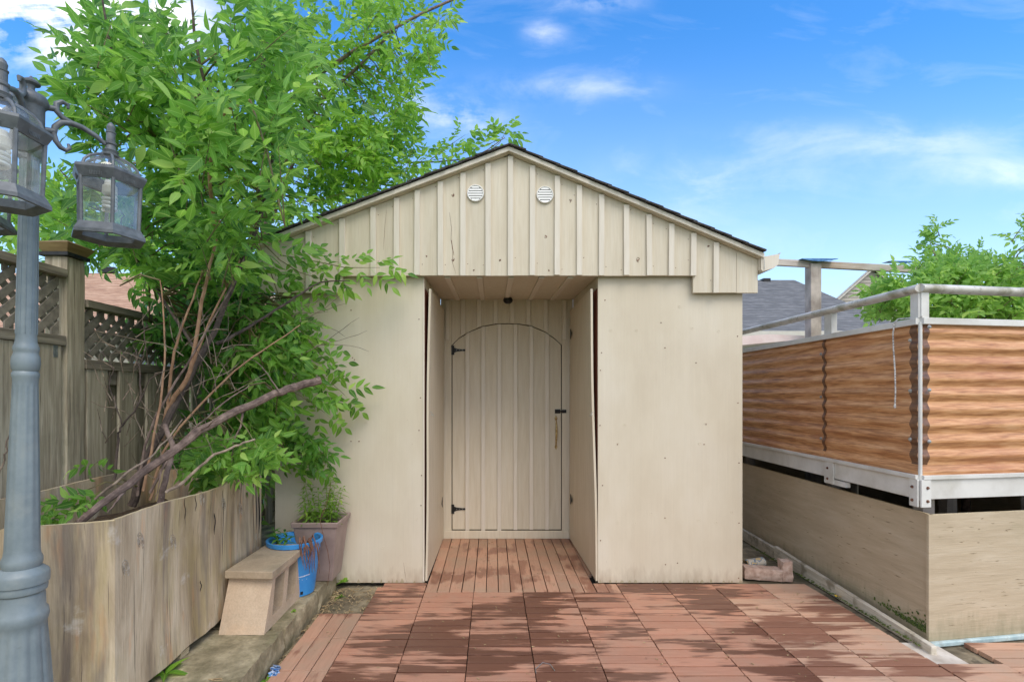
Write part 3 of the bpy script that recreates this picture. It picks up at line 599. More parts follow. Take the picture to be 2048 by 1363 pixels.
# knots, plugs and splits in the gable boards
def knot(par, px, py, rr_, Y=GY):
    p = P(px, py, Y); mb = MB(); 
    for k in range(3):
        mb.T = Matrix.Translation((p.x+random.uniform(-.5,.5)*rr_, Y-.0002, p.z+random.uniform(-.6,.6)*rr_)) @ Matrix.Rotation(R(90), 4, 'X') @ Matrix.Scale(random.uniform(.5,1), 4) @ Matrix.Rotation(random.uniform(0,6), 4, 'Z')
        mb.tube([(rr_*math.cos(t), rr_*1.2*math.sin(t), 0) for t in [j*.55 for j in range(random.randint(5,10))]], .0012, 4)
    mb.T = Matrix.Translation((p.x, Y-.0002, p.z)) @ Matrix.Rotation(R(90), 4, 'X'); mb.lathe([(.0045,-.001),(.004,.0009)], n=7)
    return build('knot', mb, 'rust', par)
for q in [(906,390,.008),(1092,472,.008),(1098,541,.005),(1141,402,.009),(1276,520,.010),(1417,492,.005),(907,520,.010),(1000,520,.006),(853,512,.004),(948,540,.004)]: knot(shed, *q)
def crack(par, pts, Y, wd=.0014):
    q = [P(a, b, Y) for a, b in pts]; mb = MB()
    mb.tube([(v_.x, Y-.0002, v_.z) for v_ in q], [wd*.5]+[wd]*(len(q)-2)+[wd*.3], 4); return build('split', mb, 'rust', par)
crack(shed, [(899,425),(903,455),(902,480),(906,500),(905,525),(912,548)], GY); crack(shed, [(903,480),(905,496),(908,510)], GY, .003); crack(shed, [(773,420),(770,450),(768,480),(767,500)], GY, .0008)
crack(left_panel, [(807,1124),(810,1145),(813,1164)], WY, .0009)
# vents
for px, py in ((951,386),(1090,389)):
    p = P(px, py, GY-.012); r = .0535
    mb = MB(); mb.T = Matrix.Translation((p.x, GY-.0006, p.z)) @ Matrix.Rotation(R(90), 4, 'X')
    mb.lathe([(r*.86,.004),(r*.86,.012),(r*.93,.0145),(r,.010),(r,0)], n=36, caps=False)
    vt = build('vent', mb, 'vent', shed, smooth=True)
    mb = MB(); mb.T = Matrix.Translation((p.x, GY-.0004, p.z)) @ Matrix.Rotation(R(90), 4, 'X'); mb.lathe([(r*.86,0),(r*.86,.002)], n=36); build('vent_backing', mb, 'black', vt)
    for k in range(6):
        z = (k-2.5)*r*.29; hw = math.sqrt(max(0, (r*.86)**2-z*z))*.985
        mb = MB().hexa([(p.x-hw,GY-.012,p.z+z-.0068),(p.x+hw,GY-.012,p.z+z-.0068),(p.x+hw,GY-.005,p.z+z-.001),(p.x-hw,GY-.005,p.z+z-.001),(p.x-hw,GY-.0115,p.z+z+.0045),(p.x+hw,GY-.0115,p.z+z+.0045),(p.x+hw,GY-.004,p.z+z+.0065),(p.x-hw,GY-.004,p.z+z+.0065)])
        build('louvre', mb, 'vent', vt)
# soffit block behind the stepped gable + fill above wall
bx('gable_filler', 'cream', shed, XL, XR, WY+.002, WY+.016, 1.9625, 2.06)
# rake boards, roof deck, shingles
for (x0, z0), (x1, z1) in ((LE, PT), (PT, RE)):
    sg = -1 if x0 < PT[0]-.5 else 1
    mb = MB(); t0, t1 = .014, .043
    a = [(x0,3.185,z0-t1),(x1,3.185,z1-t1),(x1,3.205,z1-t1),(x0,3.205,z0-t1),(x0,3.185,z0-t0),(x1,3.185,z1-t0),(x1,3.205,z1-t0),(x0,3.205,z0-t0)]
    mb.hexa(a); build('rake_board', mb, 'cream_batten', shed, bev=.002)
    mb = MB().hexa([(x0,3.206,z0-.046),(x1,3.206,z1-.046),(x1,5.7,z1-.046),(x0,5.7,z0-.046),(x0,3.206,z0-.02),(x1,3.206,z1-.02),(x1,5.7,z1-.02),(x0,5.7,z0-.02)])
    build('roof_deck', mb, 'cream', shed)
    n = 15; src = None
    Lr = math.hypot(x1-x0, z1-z0); dx, dz = (x1-x0)/n, (z1-z0)/n
    for i in range(n):
        up = (1 if sg == -1 else -1)              # direction in which the roof climbs, along +i or -i
        xa, za = x0+dx*i, z0+dz*i; xb, zb2 = xa+dx*1.25, za+dz*1.25
        if sg == 1: xa, za, xb, zb2 = x0+dx*(i-.25), z0+dz*(i-.25), x0+dx*(i+1), z0+dz*(i+1)
        if sg == 1 and i == 0: xa, za = x0, z0
        if sg == -1 and i == n-1: xb, zb2 = x1, z1
        # lower (downhill) end sits proud of the course below
        la, lb = (.007, .0) if sg == -1 else (.0, .007)
        fy = 3.165+random.uniform(-.004, .006)
        mb = MB().hexa([(xa,fy,za-.013+la),(xb,fy,zb2-.013+lb),(xb,5.72,zb2-.013+lb),(xa,5.72,za-.013+la),(xa,fy,za-.004+la),(xb,fy,zb2-.004+lb),(xb,5.72,zb2-.004+lb),(xa,5.72,za-.004+la)])
        build('shingle_course', mb, 'shingle', shed)
# eave gutter on the right, its end showing past the gable
gz0 = PZ(545, 3.2); gz1 = PZ(510, 3.2); gxa = PX(1522,3.2); gxb = PX(1562,3.2)
mb = MB()
prof = [(gxa,gz1-.005),(gxa,gz0+.02),(gxa+.01,gz0+.008),(gxb-.045,gz0+.028),(gxb-.018,gz0+.05),(gxb-.008,gz1+.01),(gxb,gz1+.012)]
for (a, b) in zip(prof[:-1], prof[1:]):
    mb.hexa([(a[0],3.2,a[1]),(b[0],3.2,b[1]),(b[0],5.7,b[1]),(a[0],5.7,a[1]),(a[0]+.001,3.2,a[1]+.004),(b[0]+.001,3.2,b[1]+.004),(b[0]+.001,5.7,b[1]+.004),(a[0]+.001,5.7,a[1]+.004)])
mb.prism([(gxa,gz0+.02),(gxa+.01,gz0+.008),(gxb-.045,gz0+.028),(gxb-.018,gz0+.05),(gxb-.008,gz1+.008),(gxa,gz1-.012)], 1, 3.198, 3.204)
gut = build('gutter', mb, 'cream_batten', shed)
build('gutter_strap', MB().tube([(gxa+.004,3.19,gz1+.012),(gxa+.014,3.188,gz1-.03),(gxa+.02,3.192,gz0+.02)], .003, 5), 'alum', gut)

# ================================================================== FENCE (left, running away)
FX = -2.05
fence = thing('fence', (FX, 3.0, 0), 'weathered grey wooden board fence with a lattice strip on top, left of the shed', 'fence')
def fpost(Y, zt, cap):
    o = build('post', MB().rough(FX-.09, FX+.02, Y-.055, Y+.055, -.03, zt, 3, 3, 14, .0025), 'fence', fence)
    if cap:
        build('post_collar', MB().box(FX-.105, FX+.035, Y-.07, Y+.07, zt, zt+.018), 'black', o, bev=.002)
        mb = MB().hexa([(FX-.095,Y-.06,zt+.0185),(FX+.025,Y-.06,zt+.0185),(FX+.025,Y+.06,zt+.0185),(FX-.095,Y+.06,zt+.0185),(FX-.12,Y-.085,zt+.06),(FX+.05,Y-.085,zt+.06),(FX+.05,Y+.085,zt+.06),(FX-.12,Y+.085,zt+.06)])
        mb.hexa([(FX-.12,Y-.085,zt+.0605),(FX+.05,Y-.085,zt+.0605),(FX+.05,Y+.085,zt+.0605),(FX-.12,Y+.085,zt+.0605),(FX-.06,Y-.02,zt+.085),(FX-.01,Y-.02,zt+.085),(FX-.01,Y+.02,zt+.085),(FX-.06,Y+.02,zt+.085)])
        build('post_cap', mb, 'newwood', o, bev=.003)
fpost(2.50, PZ(512, 2.45), True)
fpost(5.0, 1.75, False); fpost(.4, 1.9, False)
def bay(y0, y1, ztop, zlat, zr0, zr1, boards=True):
    bx('top_rail', 'fencerail', fence, FX-.05, FX+.03, y0, y1, ztop-.038, ztop, bev=.003)
    bx('lattice_rail', 'fencerail', fence, FX-.04, FX+.022, y0, y1, zlat-.048, zlat, bev=.003)
    bx('rail', 'fencerail', fence, FX-.045, FX-.006, y0, y1, zr1, zr0, bev=.003)
    bx('rail', 'fencerail', fence, FX-.045, FX-.006, y0, y1, .10, .19, bev=.003)
    # lattice: two layers of crossed strips
    H = ztop-.038-zlat
    for lay, (xx, sg) in enumerate(((FX-.008, 1), (FX-.0165, -1))):
        s = y0-H
        while s < y1:
            a0, a1 = (s, s+H) if sg == 1 else (s+H, s)
            # clip to bay
            z0, z1 = zlat, zlat+H; ya, yb = a0, a1
            def at(y): return zlat+H*(y-a0)/(a1-a0)
            lo, hi = min(a0, a1), max(a0, a1)
            lo2, hi2 = max(lo, y0+.012), min(hi, y1-.012)
            if hi2-lo2 > .03:
                za, zb_ = at(lo2), at(hi2); wv = .0305
                mb = MB().hexa([(xx-.004,lo2-0,za-wv),(xx+.004,lo2,za-wv),(xx+.004,hi2,zb_-wv),(xx-.004,hi2,zb_-wv),(xx-.004,lo2,za+wv),(xx+.004,lo2,za+wv),(xx+.004,hi2,zb_+wv),(xx-.004,hi2,zb_+wv)])
                mb.v = [(x, y, min(max(z, zlat-.012), zlat+H+.012)) for x, y, z in mb.v]
                build('lattice_strip', mb, 'lattice', fence)
            s += .076
    y = y0+.015
    while y+.14 < y1+.05:
        b = min(y+.14, y1); zt = zr0+random.uniform(-.002, .006)
        build('board', MB().hexa([(FX-.005,y,.02),(FX+.013,y,.02),(FX+.013,b,.02),(FX-.005,b,.02),(FX-.005,y+random.uniform(-.003,.003),zt),(FX+.013,y,zt),(FX+.013,b,zt),(FX-.005,b,zt)]), 'fence', fence, bev=.003)
        y += .226
    y = y0+.150-.226
    y = max(y, y0)
    while y+.14 < y1+.05:
        b = min(y+.085, y1); bx('board', 'fence', fence, FX-.064, FX-.0455, y, b, .02, zr0-.004, bev=.003); y += .226
bay(2.56, 4.94, CH+.2295*2.05, CH+.084*2.05, CH+.060*2.05, CH+.023*2.05)
bay(.46, 2.44, CH+.288*2.05, CH+.134*2.05, CH+.109*2.05, CH+.081*2.05)
bx('joist_hanger', 'steel', fence, FX-.0055, FX+.0145, 2.375, 2.40, CH+.083*2.05, CH+.116*2.05)

# ================================================================== PLANTER of old plywood
planter = thing('planter', (-1.6, 2.3, .1), 'raised planter box of weathered bowed plywood sheets beside the lamp post', 'planter')
def sheet(path, ztop, zbot, th=.016, n=26, nz=10, bow=.012, name='plywood_sheet'):
    """path: list of (x,y,ztop,zbot) ; extruded to thickness away from the viewer side"""
    mb = MB(); vs = []; fs = []; m = len(path)
    for side in (0, 1):
        for i, (x, y, zt, zb) in enumerate(path):
            nx_, ny_ = path[min(i+1,m-1)][0]-path[max(i-1,0)][0], path[min(i+1,m-1)][1]-path[max(i-1,0)][1]
            q = math.hypot(nx_, ny_); nx_, ny_ = -ny_/q, nx_/q
            for k in range(nz+1):
                t = k/nz; b = bow*math.sin(math.pi*t)*math.sin(3*i/m)
                vs.append((x+nx_*(th*side+b), y+ny_*(th*side+b), zb+(zt-zb)*t))
    W = nz+1; off = m*W
    for i in range(m-1):
        for k in range(nz):
            a = i*W+k; fs.append((a, a+W, a+W+1, a+1)); fs.append((off+a+1, off+a+W+1, off+a+W, off+a))
        fs.append((i*W+nz, i*W+W+nz, off+i*W+W+nz, off+i*W+nz)); fs.append((off+i*W, off+i*W+W, i*W+W, i*W))
    for k in range(nz):
        fs.append((k, k+1, off+k+1, off+k)); a = (m-1)*W+k; fs.append((off+a, off+a+1, a+1, a))
    mb.add(vs, fs); return build(name, mb, 'ply', planter)
pth = []
PXs = -1.30
for i in range(31):
    t = i/30; y = 1.765+(2.90-1.765)*t
    zt = .775+.006*math.sin(t*9)+random.uniform(-.0015,.0015); zb = .122+.02*math.sin(t*3.1)+.004*math.sin(t*23)+random.uniform(-.003,.003)
    if t > .93: zt += .012
    pth.append((PXs+.018*math.sin(math.pi*t)-.006*t, y, zt, zb))
s1 = sheet(pth, 0, 0)
pth2 = []
for i in range(16):
    t = i/15; pth2.append((-1.62+(.3185)*t, 1.70+.062*t, .772-.012*(1-t)+random.uniform(-.001,.001), .105))
s2 = sheet(pth2, 0, 0)
pth3 = [(-1.93, 1.74+(3.0-1.74)*(1-i/8), .80+random.uniform(-.004,.004), .105) for i in range(9)]
s3 = sheet(pth3, 0, 0)
pth4 = [(-1.93+.31*i/6, 1.735-.03*i/6, .765-.02*(i%2), .105) for i in range(7)]
s4 = sheet(pth4, 0, 0)
pth5 = [(-1.33-.59*i/8, 2.93, .78, .12) for i in range(9)]
s5 = sheet(pth5, 0, 0)
for s_, pt in ((s1, pth), (s2, pth2)):         # pale ply layers showing on the top edge
    mb = MB(); mb.tube([(x-.004 if s_ is s1 else x, y+(.004 if s_ is s2 else 0), zt+.001) for x, y, zt, zb in pt], .0035, 5); build('torn_top_edge', mb, 'plyedge', s_)
# splits down the face, knots
def psplit(t0, ztop, zlen, wd):
    i = int(t0*30); x, y, zt, zb = pth[i]; mb = MB(); k = 8
    mb.tube([(x+.0005, y+.005*math.sin(j*.9+t0*9), zt-ztop-zlen*j/k) for j in range(k+1)], [wd*.4]+[wd]*(k-2)+[wd*.6, wd*.2], 4); build('split', mb, 'dark', s1)
for a in ((.95,0,.33,.0022),(.97,.0,.36,.0035),(.90,0,.42,.0012),(.62,.02,.34,.0014),(.55,.11,.1,.003),(.42,0,.07,.0014),(.35,.0,.09,.0012),(.7,.0,.08,.001),(.78,.0,.2,.0009),(.45,.38,.05,.002)): psplit(*a)
for (px, py) in ((396,998),(278,1080),(340,1083),(440,1008),(476,1018),(250,1135)):
    # knots sit on the sheet's face at the plane X=PXs
    yy = PXs*1025/(px-985); z = PZ(py, yy); xx = PXs+.018*math.sin(math.pi*(yy-1.765)/1.135)+.0006
    for rr_ in (.022, .015, .008):
        mb = MB(); mb.T = Matrix.Translation((xx-.0002, yy, z)) @ Matrix.Rotation(R(90), 4, 'Y') @ Matrix.Rotation(.3, 4, 'Z')
        mb.tube([(rr_*1.5*math.cos(t), rr_*.7*math.sin(t), 0) for t in [j*.6 for j in range(10)]], .0009, 4); build('knot', mb, 'plyknot', s1)
bl = MB()
for k in range(5): bl.box(PXs-.12+random.uniform(0,.003), PXs-.005+random.uniform(0,.004), 2.14, 2.20, .1015+k*.013, .1015+k*.013+.0122)
build('support_block', bl, 'plyedge', planter)
build('soil_bed', MB().rough(-1.90, -1.335, 1.80, 2.90, .13, .62, 12, 16, 1, .02), 'soil', planter)

# ================================================================== CONCRETE BLOCK with cap, bucket, square pot
blk = thing('concrete_block', (-1.16, 2.58, .10), 'tan concrete block with two square cores, on the kerb before the blue bucket', 'concrete block')
x0, x1, y0, y1, z0, z1 = -1.262, -1.052, 2.36, 2.79, .101, .335; bt = .10
mb = MB()
def ly(z, y): return y+bt*(z-z0)/(z1-z0) if y < 2.4 else y+.045*(z-z0)/(z1-z0)
cores = [(2.435, 2.55), (2.60, 2.71)]; cz0, cz1 = .152, .316
xi = x1-.19
def bq(*pts): mb.add(pts, [tuple(range(len(pts)))])
# outer faces
bq((x0,ly(z0,y0),z0),(x1,ly(z0,y0),z0),(x1,ly(z1,y0),z1),(x0,ly(z1,y0),z1))
bq((x1,ly(z0,y1),z0),(x0,ly(z0,y1),z0),(x0,ly(z1,y1),z1),(x1,ly(z1,y1),z1))
bq((x0,ly(z0,y1),z0),(x0,ly(z0,y0),z0),(x0,ly(z1,y0),z1),(x0,ly(z1,y1),z1))
bq((x0,ly(z1,y0),z1),(x1,ly(z1,y0),z1),(x1,ly(z1,y1),z1),(x0,ly(z1,y1),z1))
sh = .055
ys = lambda z, y: y+sh*(z-z0)/(z1-z0)
# right face around two cores
(a0,a1),(b0,b1) = cores
bq((x1,ly(z0,y0),z0),(x1,ly(z0,y1),z0),(x1,ys(cz0,y1)-.0,cz0),(x1,ly(cz0,y0),cz0))
bq((x1,ly(cz1,y0),cz1),(x1,ly(cz1,y1),cz1),(x1,ly(z1,y1),z1),(x1,ly(z1,y0),z1))
for ya, yb in (((None),a0),(a1,b0),(b1,None)):
    pa = (lambda z: ly(z,y0)) if ya is None else (lambda z, q=ya: ys(z,q)); pb = (lambda z: ly(z,y1)) if yb is None else (lambda z, q=yb: ys(z,q))
    bq((x1,pa(cz0),cz0),(x1,pb(cz0),cz0),(x1,pb(cz1),cz1),(x1,pa(cz1),cz1))
outer_faces = mb; mb = MB()
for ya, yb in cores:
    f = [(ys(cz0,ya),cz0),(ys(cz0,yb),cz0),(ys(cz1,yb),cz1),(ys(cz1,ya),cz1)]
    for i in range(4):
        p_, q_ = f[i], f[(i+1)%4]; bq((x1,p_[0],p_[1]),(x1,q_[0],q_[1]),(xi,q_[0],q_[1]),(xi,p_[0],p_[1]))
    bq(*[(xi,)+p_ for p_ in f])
build('block_body', outer_faces, 'block', blk); build('hollow_core', mb, 'cap_and_core_shade', blk)  # core walls take the darker cap colour: their shade is painted in
# the cap is lying loose on the block
mb = MB()
zc = .3365; cp = [(-1.268,2.425),(-1.036,2.412),(-1.03,2.86),(-1.262,2.87)]
mb.prism(cp, 2, zc, zc+.036)
build('concrete_slab', mb, 'cap_and_core_shade', label='flat weathered concrete cap lying on top of the hollow block', cat='paving slab', bev=.004)

bk = thing('bucket', (-1.112, 2.885, .10), 'blue plastic bucket with a white printed band, standing behind the concrete block', 'bucket')
c = (-1.112, 2.885)
mb = MB().lathe([(.104,.102),(.106,.115),(.140,.375),(.149,.377),(.151,.398),(.146,.401),(.137,.396),(.104,.125),(.001,.122)], c, 40)
build('bucket_body', mb, 'blue', bk, smooth=True)
build('potting_soil', MB().lathe([(.112,.21),(.113,.215),(.001,.225)], c, 20), 'soil', bk)
mb = MB()
def on_bucket(ang, z, r_off=.0008):
    r = .106+(z-.115)/(.345-.115)*(.137-.106)+r_off; return Vector((c[0]+r*math.sin(ang), c[1]-r*math.cos(ang), z))
a = .05
while a < 1.05:                                   # a broken line of tiny print
    w_ = random.uniform(.02, .04); zz = .205+.012*math.sin(a)
    mb.add([on_bucket(a,zz), on_bucket(a+w_,zz), on_bucket(a+w_,zz+.006), on_bucket(a,zz+.006)], [(0,1,2,3)])
    a += w_+.02
a = .12
while a < .9:
    w_ = random.uniform(.01, .03)
    if random.random() < .5:
        zz = .183+random.uniform(-.004,.02); mb.add([on_bucket(a,zz), on_bucket(a+w_,zz), on_bucket(a+w_,zz+.003), on_bucket(a,zz+.003)], [(0,1,2,3)])
    a += w_+.05
build('printed_band', mb, 'white', bk)
mb = MB(); mb.add([on_bucket(.62,.112,.001), on_bucket(.76,.112,.001), on_bucket(.76,.13,.001), on_bucket(.62,.13,.001)], [(0,1,2,3)]); build('drain_notch', mb, 'dark', bk)

pt = thing('flower_pot', (-1.045, 3.13, .10), 'square taupe plastic flower pot with leafy seedlings, against the shed wall', 'flower pot')
cx_, cy_ = -1.04, 3.125
def sq(r, z): return [(cx_-r,cy_-r,z),(cx_+r,cy_-r,z),(cx_+r,cy_+r,z),(cx_-r,cy_+r,z)]
mb = MB(); rings = [sq(.092,.102), sq(.126,.425), sq(.136,.427), sq(.139,.456), sq(.132,.460), sq(.124,.452), sq(.115,.40)]
vs = sum(rings, []); fs = [(i*4+j, i*4+(j+1)%4, (i+1)*4+(j+1)%4, (i+1)*4+j) for i in range(len(rings)-1) for j in range(4)]+[(3,2,1,0)]
mb.add(vs, fs); build('pot_body', mb, 'pot', pt, bev=.004)
build('potting_soil', MB().rough(cx_-.112,cx_+.112,cy_-.112,cy_+.112,.38,.41,6,6,1,.006), 'soil', pt)

# ================================================================== LAMP POST
PB = Vector((-1.436, 1.552, .10))
lamp = thing('lamp_post', PB, 'grey-blue fluted lamp post with three six-sided lanterns, at the left edge', 'lamp post')
c = (PB.x, PB.y)
def zy(py): return PZ(py, 1.552)
build('base', MB().lathe([(q*.76, z_) for q, z_ in [(.13,.10),(.13,.13),(.118,.15),(.112,.20),(.104,.30),(.094,.40),(.082,.50),(.0815,zy(1246)),(.083,zy(1243)),(.088,zy(1232)),(.084,zy(1220)),(.076,zy(1214)),(.074,zy(1190)),(.071,zy(1184)),(.080,zy(1180)),(.082,zy(1172)),(.078,zy(1166)),(.087,zy(1164)),(.087,zy(1146)),(.083,zy(1141)),(.062,zy(1132))]], c, 72, 14, (.16,.512)), 'postblue', lamp, smooth=True)
build('shaft', MB().lathe([(q*.76, z_) for q, z_ in [(.060,zy(1132)-.001),(.0645,zy(1126)),(.0645,zy(1116)),(.058,zy(1108)),(.056,zy(1100)),(.0555,zy(1098)),(.048,zy(930)),(.040,zy(775)),(.0395,zy(768)),(.040,zy(757)),(.043,zy(752)),(.043,zy(746)),(.0385,zy(742)),(.043,zy(738)),(.0455,zy(727)),(.044,zy(714)),(.039,zy(708)),(.0385,zy(704)),(.041,zy(700)),(.041,zy(694)),(.0375,zy(690)),(.034,zy(682)),(.033,zy(672)),(.030,zy(430)),(.0295,zy(300))]], c, 72, 12, (zy(1096),zy(770))), 'postblue', lamp, smooth=True)
# long flutes on the upper tube, raised ribs
mb = MB()
for k in range(12):
    t = 2*math.pi*k/12+.1
    mb.tube([(c[0]+r_*math.cos(t), c[1]+r_*math.sin(t), zy(py)) for r_, py in ((.0250,668),(.0241,560),(.0227,430),(.0223,310))], .0016, 5)
build('ribs', mb, 'postblue', lamp)
cap = build('post_head', MB().lathe([(q*.8, z_) for q, z_ in [(.030,zy(322)),(.040,zy(312)),(.042,zy(300)),(.0425,zy(215)),(.045,zy(212)),(.052,zy(208)),(.0545,zy(202)),(.052,zy(196)),(.046,zy(190)),(.020,zy(183)),(.010,zy(180))]], c, 40), 'lampgrey', lamp, smooth=True)
build('finial', MB().lathe([(.010,zy(181)),(.009,zy(176)),(.011,zy(171)),(.022,zy(168)),(.023,zy(165)),(.015,zy(160)),(.006,zy(156)),(.002,zy(152))], c, 24), 'lampgrey', cap, smooth=True)
offs = [(.133,.148), (.083,-.178), (-.207,.029)]
ZR = lambda py: PZ(py, 1.7)
def hexring(r, z, n=6, ph=0): return [(r*math.cos(2*math.pi*i/n+ph), r*math.sin(2*math.pi*i/n+ph), z) for i in range(n)]
def ringmesh(mb, rings, n=6, caps=False):
    vs = sum(rings, []); k = len(rings)
    fs = [(i*n+j, i*n+(j+1)%n, (i+1)*n+(j+1)%n, (i+1)*n+j) for i in range(k-1) for j in range(n)]
    if caps: fs += [tuple(range(n-1,-1,-1)), tuple((k-1)*n+j for j in range(n))]
    mb.add(vs, fs)
def make_lantern():
    o0 = Vector((0,0,0)); ph = R(12)
    parts = []
    mb = MB()
    zt0, zt1, zb0, zb1 = ZR(368), ZR(352), ZR(474), ZR(462)
    rt, rb = .104, .100
    ringmesh(mb, [hexring(rt-.012,zt0-.004,6,ph), hexring(rt+.001,zt0-.006,6,ph), hexring(.122,zt1-.004,6,ph), hexring(.121,zt1+.004,6,ph), hexring(.100,zt1+.012,6,ph), hexring(.092,zt1+.010,6,ph), hexring(rt-.012,zt0-.004,6,ph)])
    ringmesh(mb, [hexring(rb-.012,zb1+.006,6,ph), hexring(rb+.004,zb1+.010,6,ph), hexring(.121,zb0+.004,6,ph), hexring(.121,zb0-.006,6,ph), hexring(.116,zb0-.008,6,ph), hexring(rb-.012,zb0+.004,6,ph), hexring(rb-.012,zb1+.006,6,ph)])
    for i in range(6):
        t = 2*math.pi*i/6+ph
        mb.tube([((rt-.003)*math.cos(t),(rt-.003)*math.sin(t),zt0-.002),((rb-.003)*math.cos(t),(rb-.003)*math.sin(t),zb1+.008)], .0062, 6)
        # dome ribs
        pr = [(.096,zt1+.008),(.090,zt1+.026),(.072,zt1+.044),(.046,zt1+.058),(.022,zt1+.066)]
        mb.tube([(r_*math.cos(t), r_*math.sin(t), z) for r_, z in pr], .0048, 6)
    zd = zt1+.066
    mb.lathe([(q, zd+(z-zd)*.80) for q, z in [(.016,zd-.006),(.030,zd),(.031,zd+.006),(.022,zd+.012),(.024,zd+.018),(.026,zd+.022),(.018,zd+.028),(.015,zd+.045),(.019,zd+.05),(.0195,zd+.058),(.014,zd+.062),(.014,zd+.095),(.016,zd+.098),(.0165,zd+.102),(.012,zd+.104),(.013,zd+.112),(.014,zd+.122),(.010,zd+.134),(.003,zd+.142)]], n=20)
    for i in range(6):                                 # notched trim on the sloping rims
        t0 = 2*math.pi*i/6+ph; A = Vector((math.cos(t0),math.sin(t0),0)); B = Vector((math.cos(t0+math.pi/3),math.sin(t0+math.pi/3),0))
        for q in range(8):
            f = .5+(q-3.5)*.045; pp = A.lerp(B, f)*.112; mb.tube([pp*1.03+Vector((0,0,zt1-.010)), pp*.985+Vector((0,0,zt0-.001))], .0016, 4); 
    body = ('lantern', mb, 'lampgrey')
    panes = []
    for i in range(6):
        t0 = 2*math.pi*i/6+ph; t1 = t0+math.pi/3
        q = [((rt-.004)*math.cos(t0),(rt-.004)*math.sin(t0),zt0),((rt-.004)*math.cos(t1),(rt-.004)*math.sin(t1),zt0),((rb-.004)*math.cos(t1),(rb-.004)*math.sin(t1),zb1+.01),((rb-.004)*math.cos(t0),(rb-.004)*math.sin(t0),zb1+.01)]
        panes.append(('glass_pane', MB().add(q, [(0,1,2,3)]), 'glass'))
    dm = MB(); ringmesh(dm, [hexring(r_, z, 24) for r_, z in ((.094,zt1+.010),(.088,zt1+.026),(.070,zt1+.043),(.045,zt1+.056),(.022,zt1+.064))], 24)
    panes.append(('glass_dome', dm, 'glass'))
    s_ = MB().lathe([(.016,zt0+.012),(.018,zt0-.002),(.023,zt0-.006),(.024,zt0-.030),(.018,zt0-.036)], n=18)
    pts = []
    for k in range(60):
        t = k/59; pts.append((.019*math.cos(t*6.3*3.6), .019*math.sin(t*6.3*3.6), zt0-.040-.046*t))
    s_.tube(pts, .0058, 7)
    panes.append(('bulb', s_, 'cfl'))
    for mb_ in [mb]+[q[1] for q in panes]: mb_.v = [(x*.90, y*.90, z) for x, y, z in mb_.v]
    return body, panes
body, panes = make_lantern()
l0 = None
for k, (ox, oy) in enumerate(offs):
    loc = Vector((ox, oy, -PB.z))
    if k == 0:
        lo = build(body[0], body[1], body[2], lamp, origin=(0,0,0)); lo.location = loc
        kids = []
        for nm, mb, mt in panes:
            ch = build(nm, mb, mt, None, origin=(0,0,0), smooth=(nm in ('bulb','glass_dome'))); ch.parent = lo; ch.location = (0,0,0); kids.append(ch)
        l0 = lo
    else:
        lo = l0.copy(); C.objects.link(lo); lo.parent = lamp; lo.location = loc
        for ch in kids: d = ch.copy(); C.objects.link(d); d.parent = lo; d.location = (0,0,0)
        lo.rotation_euler[2] = R(60*0+20*k)
    # scrolled arm
    d = Vector((ox, oy, 0)); Ln = d.length; d = d/Ln
    mb = MB()
    def A(s, z): q = Vector((c[0], c[1], z))+d*s; return q
    za = ZR(288)                                     # arm meets the lantern neck
    zp = za
    f = Ln
    top = [(f*.93, za-.004),(f*.80, za+.014),(f*.62, za+.028),(f*.48,za+.030),(f*.36,za+.022),(f*.285,za+.002),(f*.27,za-.020),(f*.30,za-.040),(f*.36,za-.056),(f*.43,za-.060),(f*.47,za-.050),(f*.45,za-.038)]
    mb.tube([A(s, z) for s, z in top], [.007,.0075,.0085,.009,.009,.009,.0085,.008,.0075,.007,.006,.004], 10)
    mb.tube([A(s, z) for s, z in [(f*.50,za+.030),(f*.38,za+.038),(f*.30,za+.054),(f*.30,za+.076),(f*.37,za+.088),(f*.44,za+.084),(f*.44,za+.072)]], [.008,.0085,.0085,.0085,.0075,.006,.004], 10)
    mb.tube([A(.028, za-.018), A(f*.285, za-.012)], .0095, 10); mb.tube([A(.028, za+.052), A(f*.31, za+.060)], .0085, 10)
    build('arm', mb, 'lampgrey', lamp, smooth=True)
lamp.rotation_euler = (0, .019, 0)

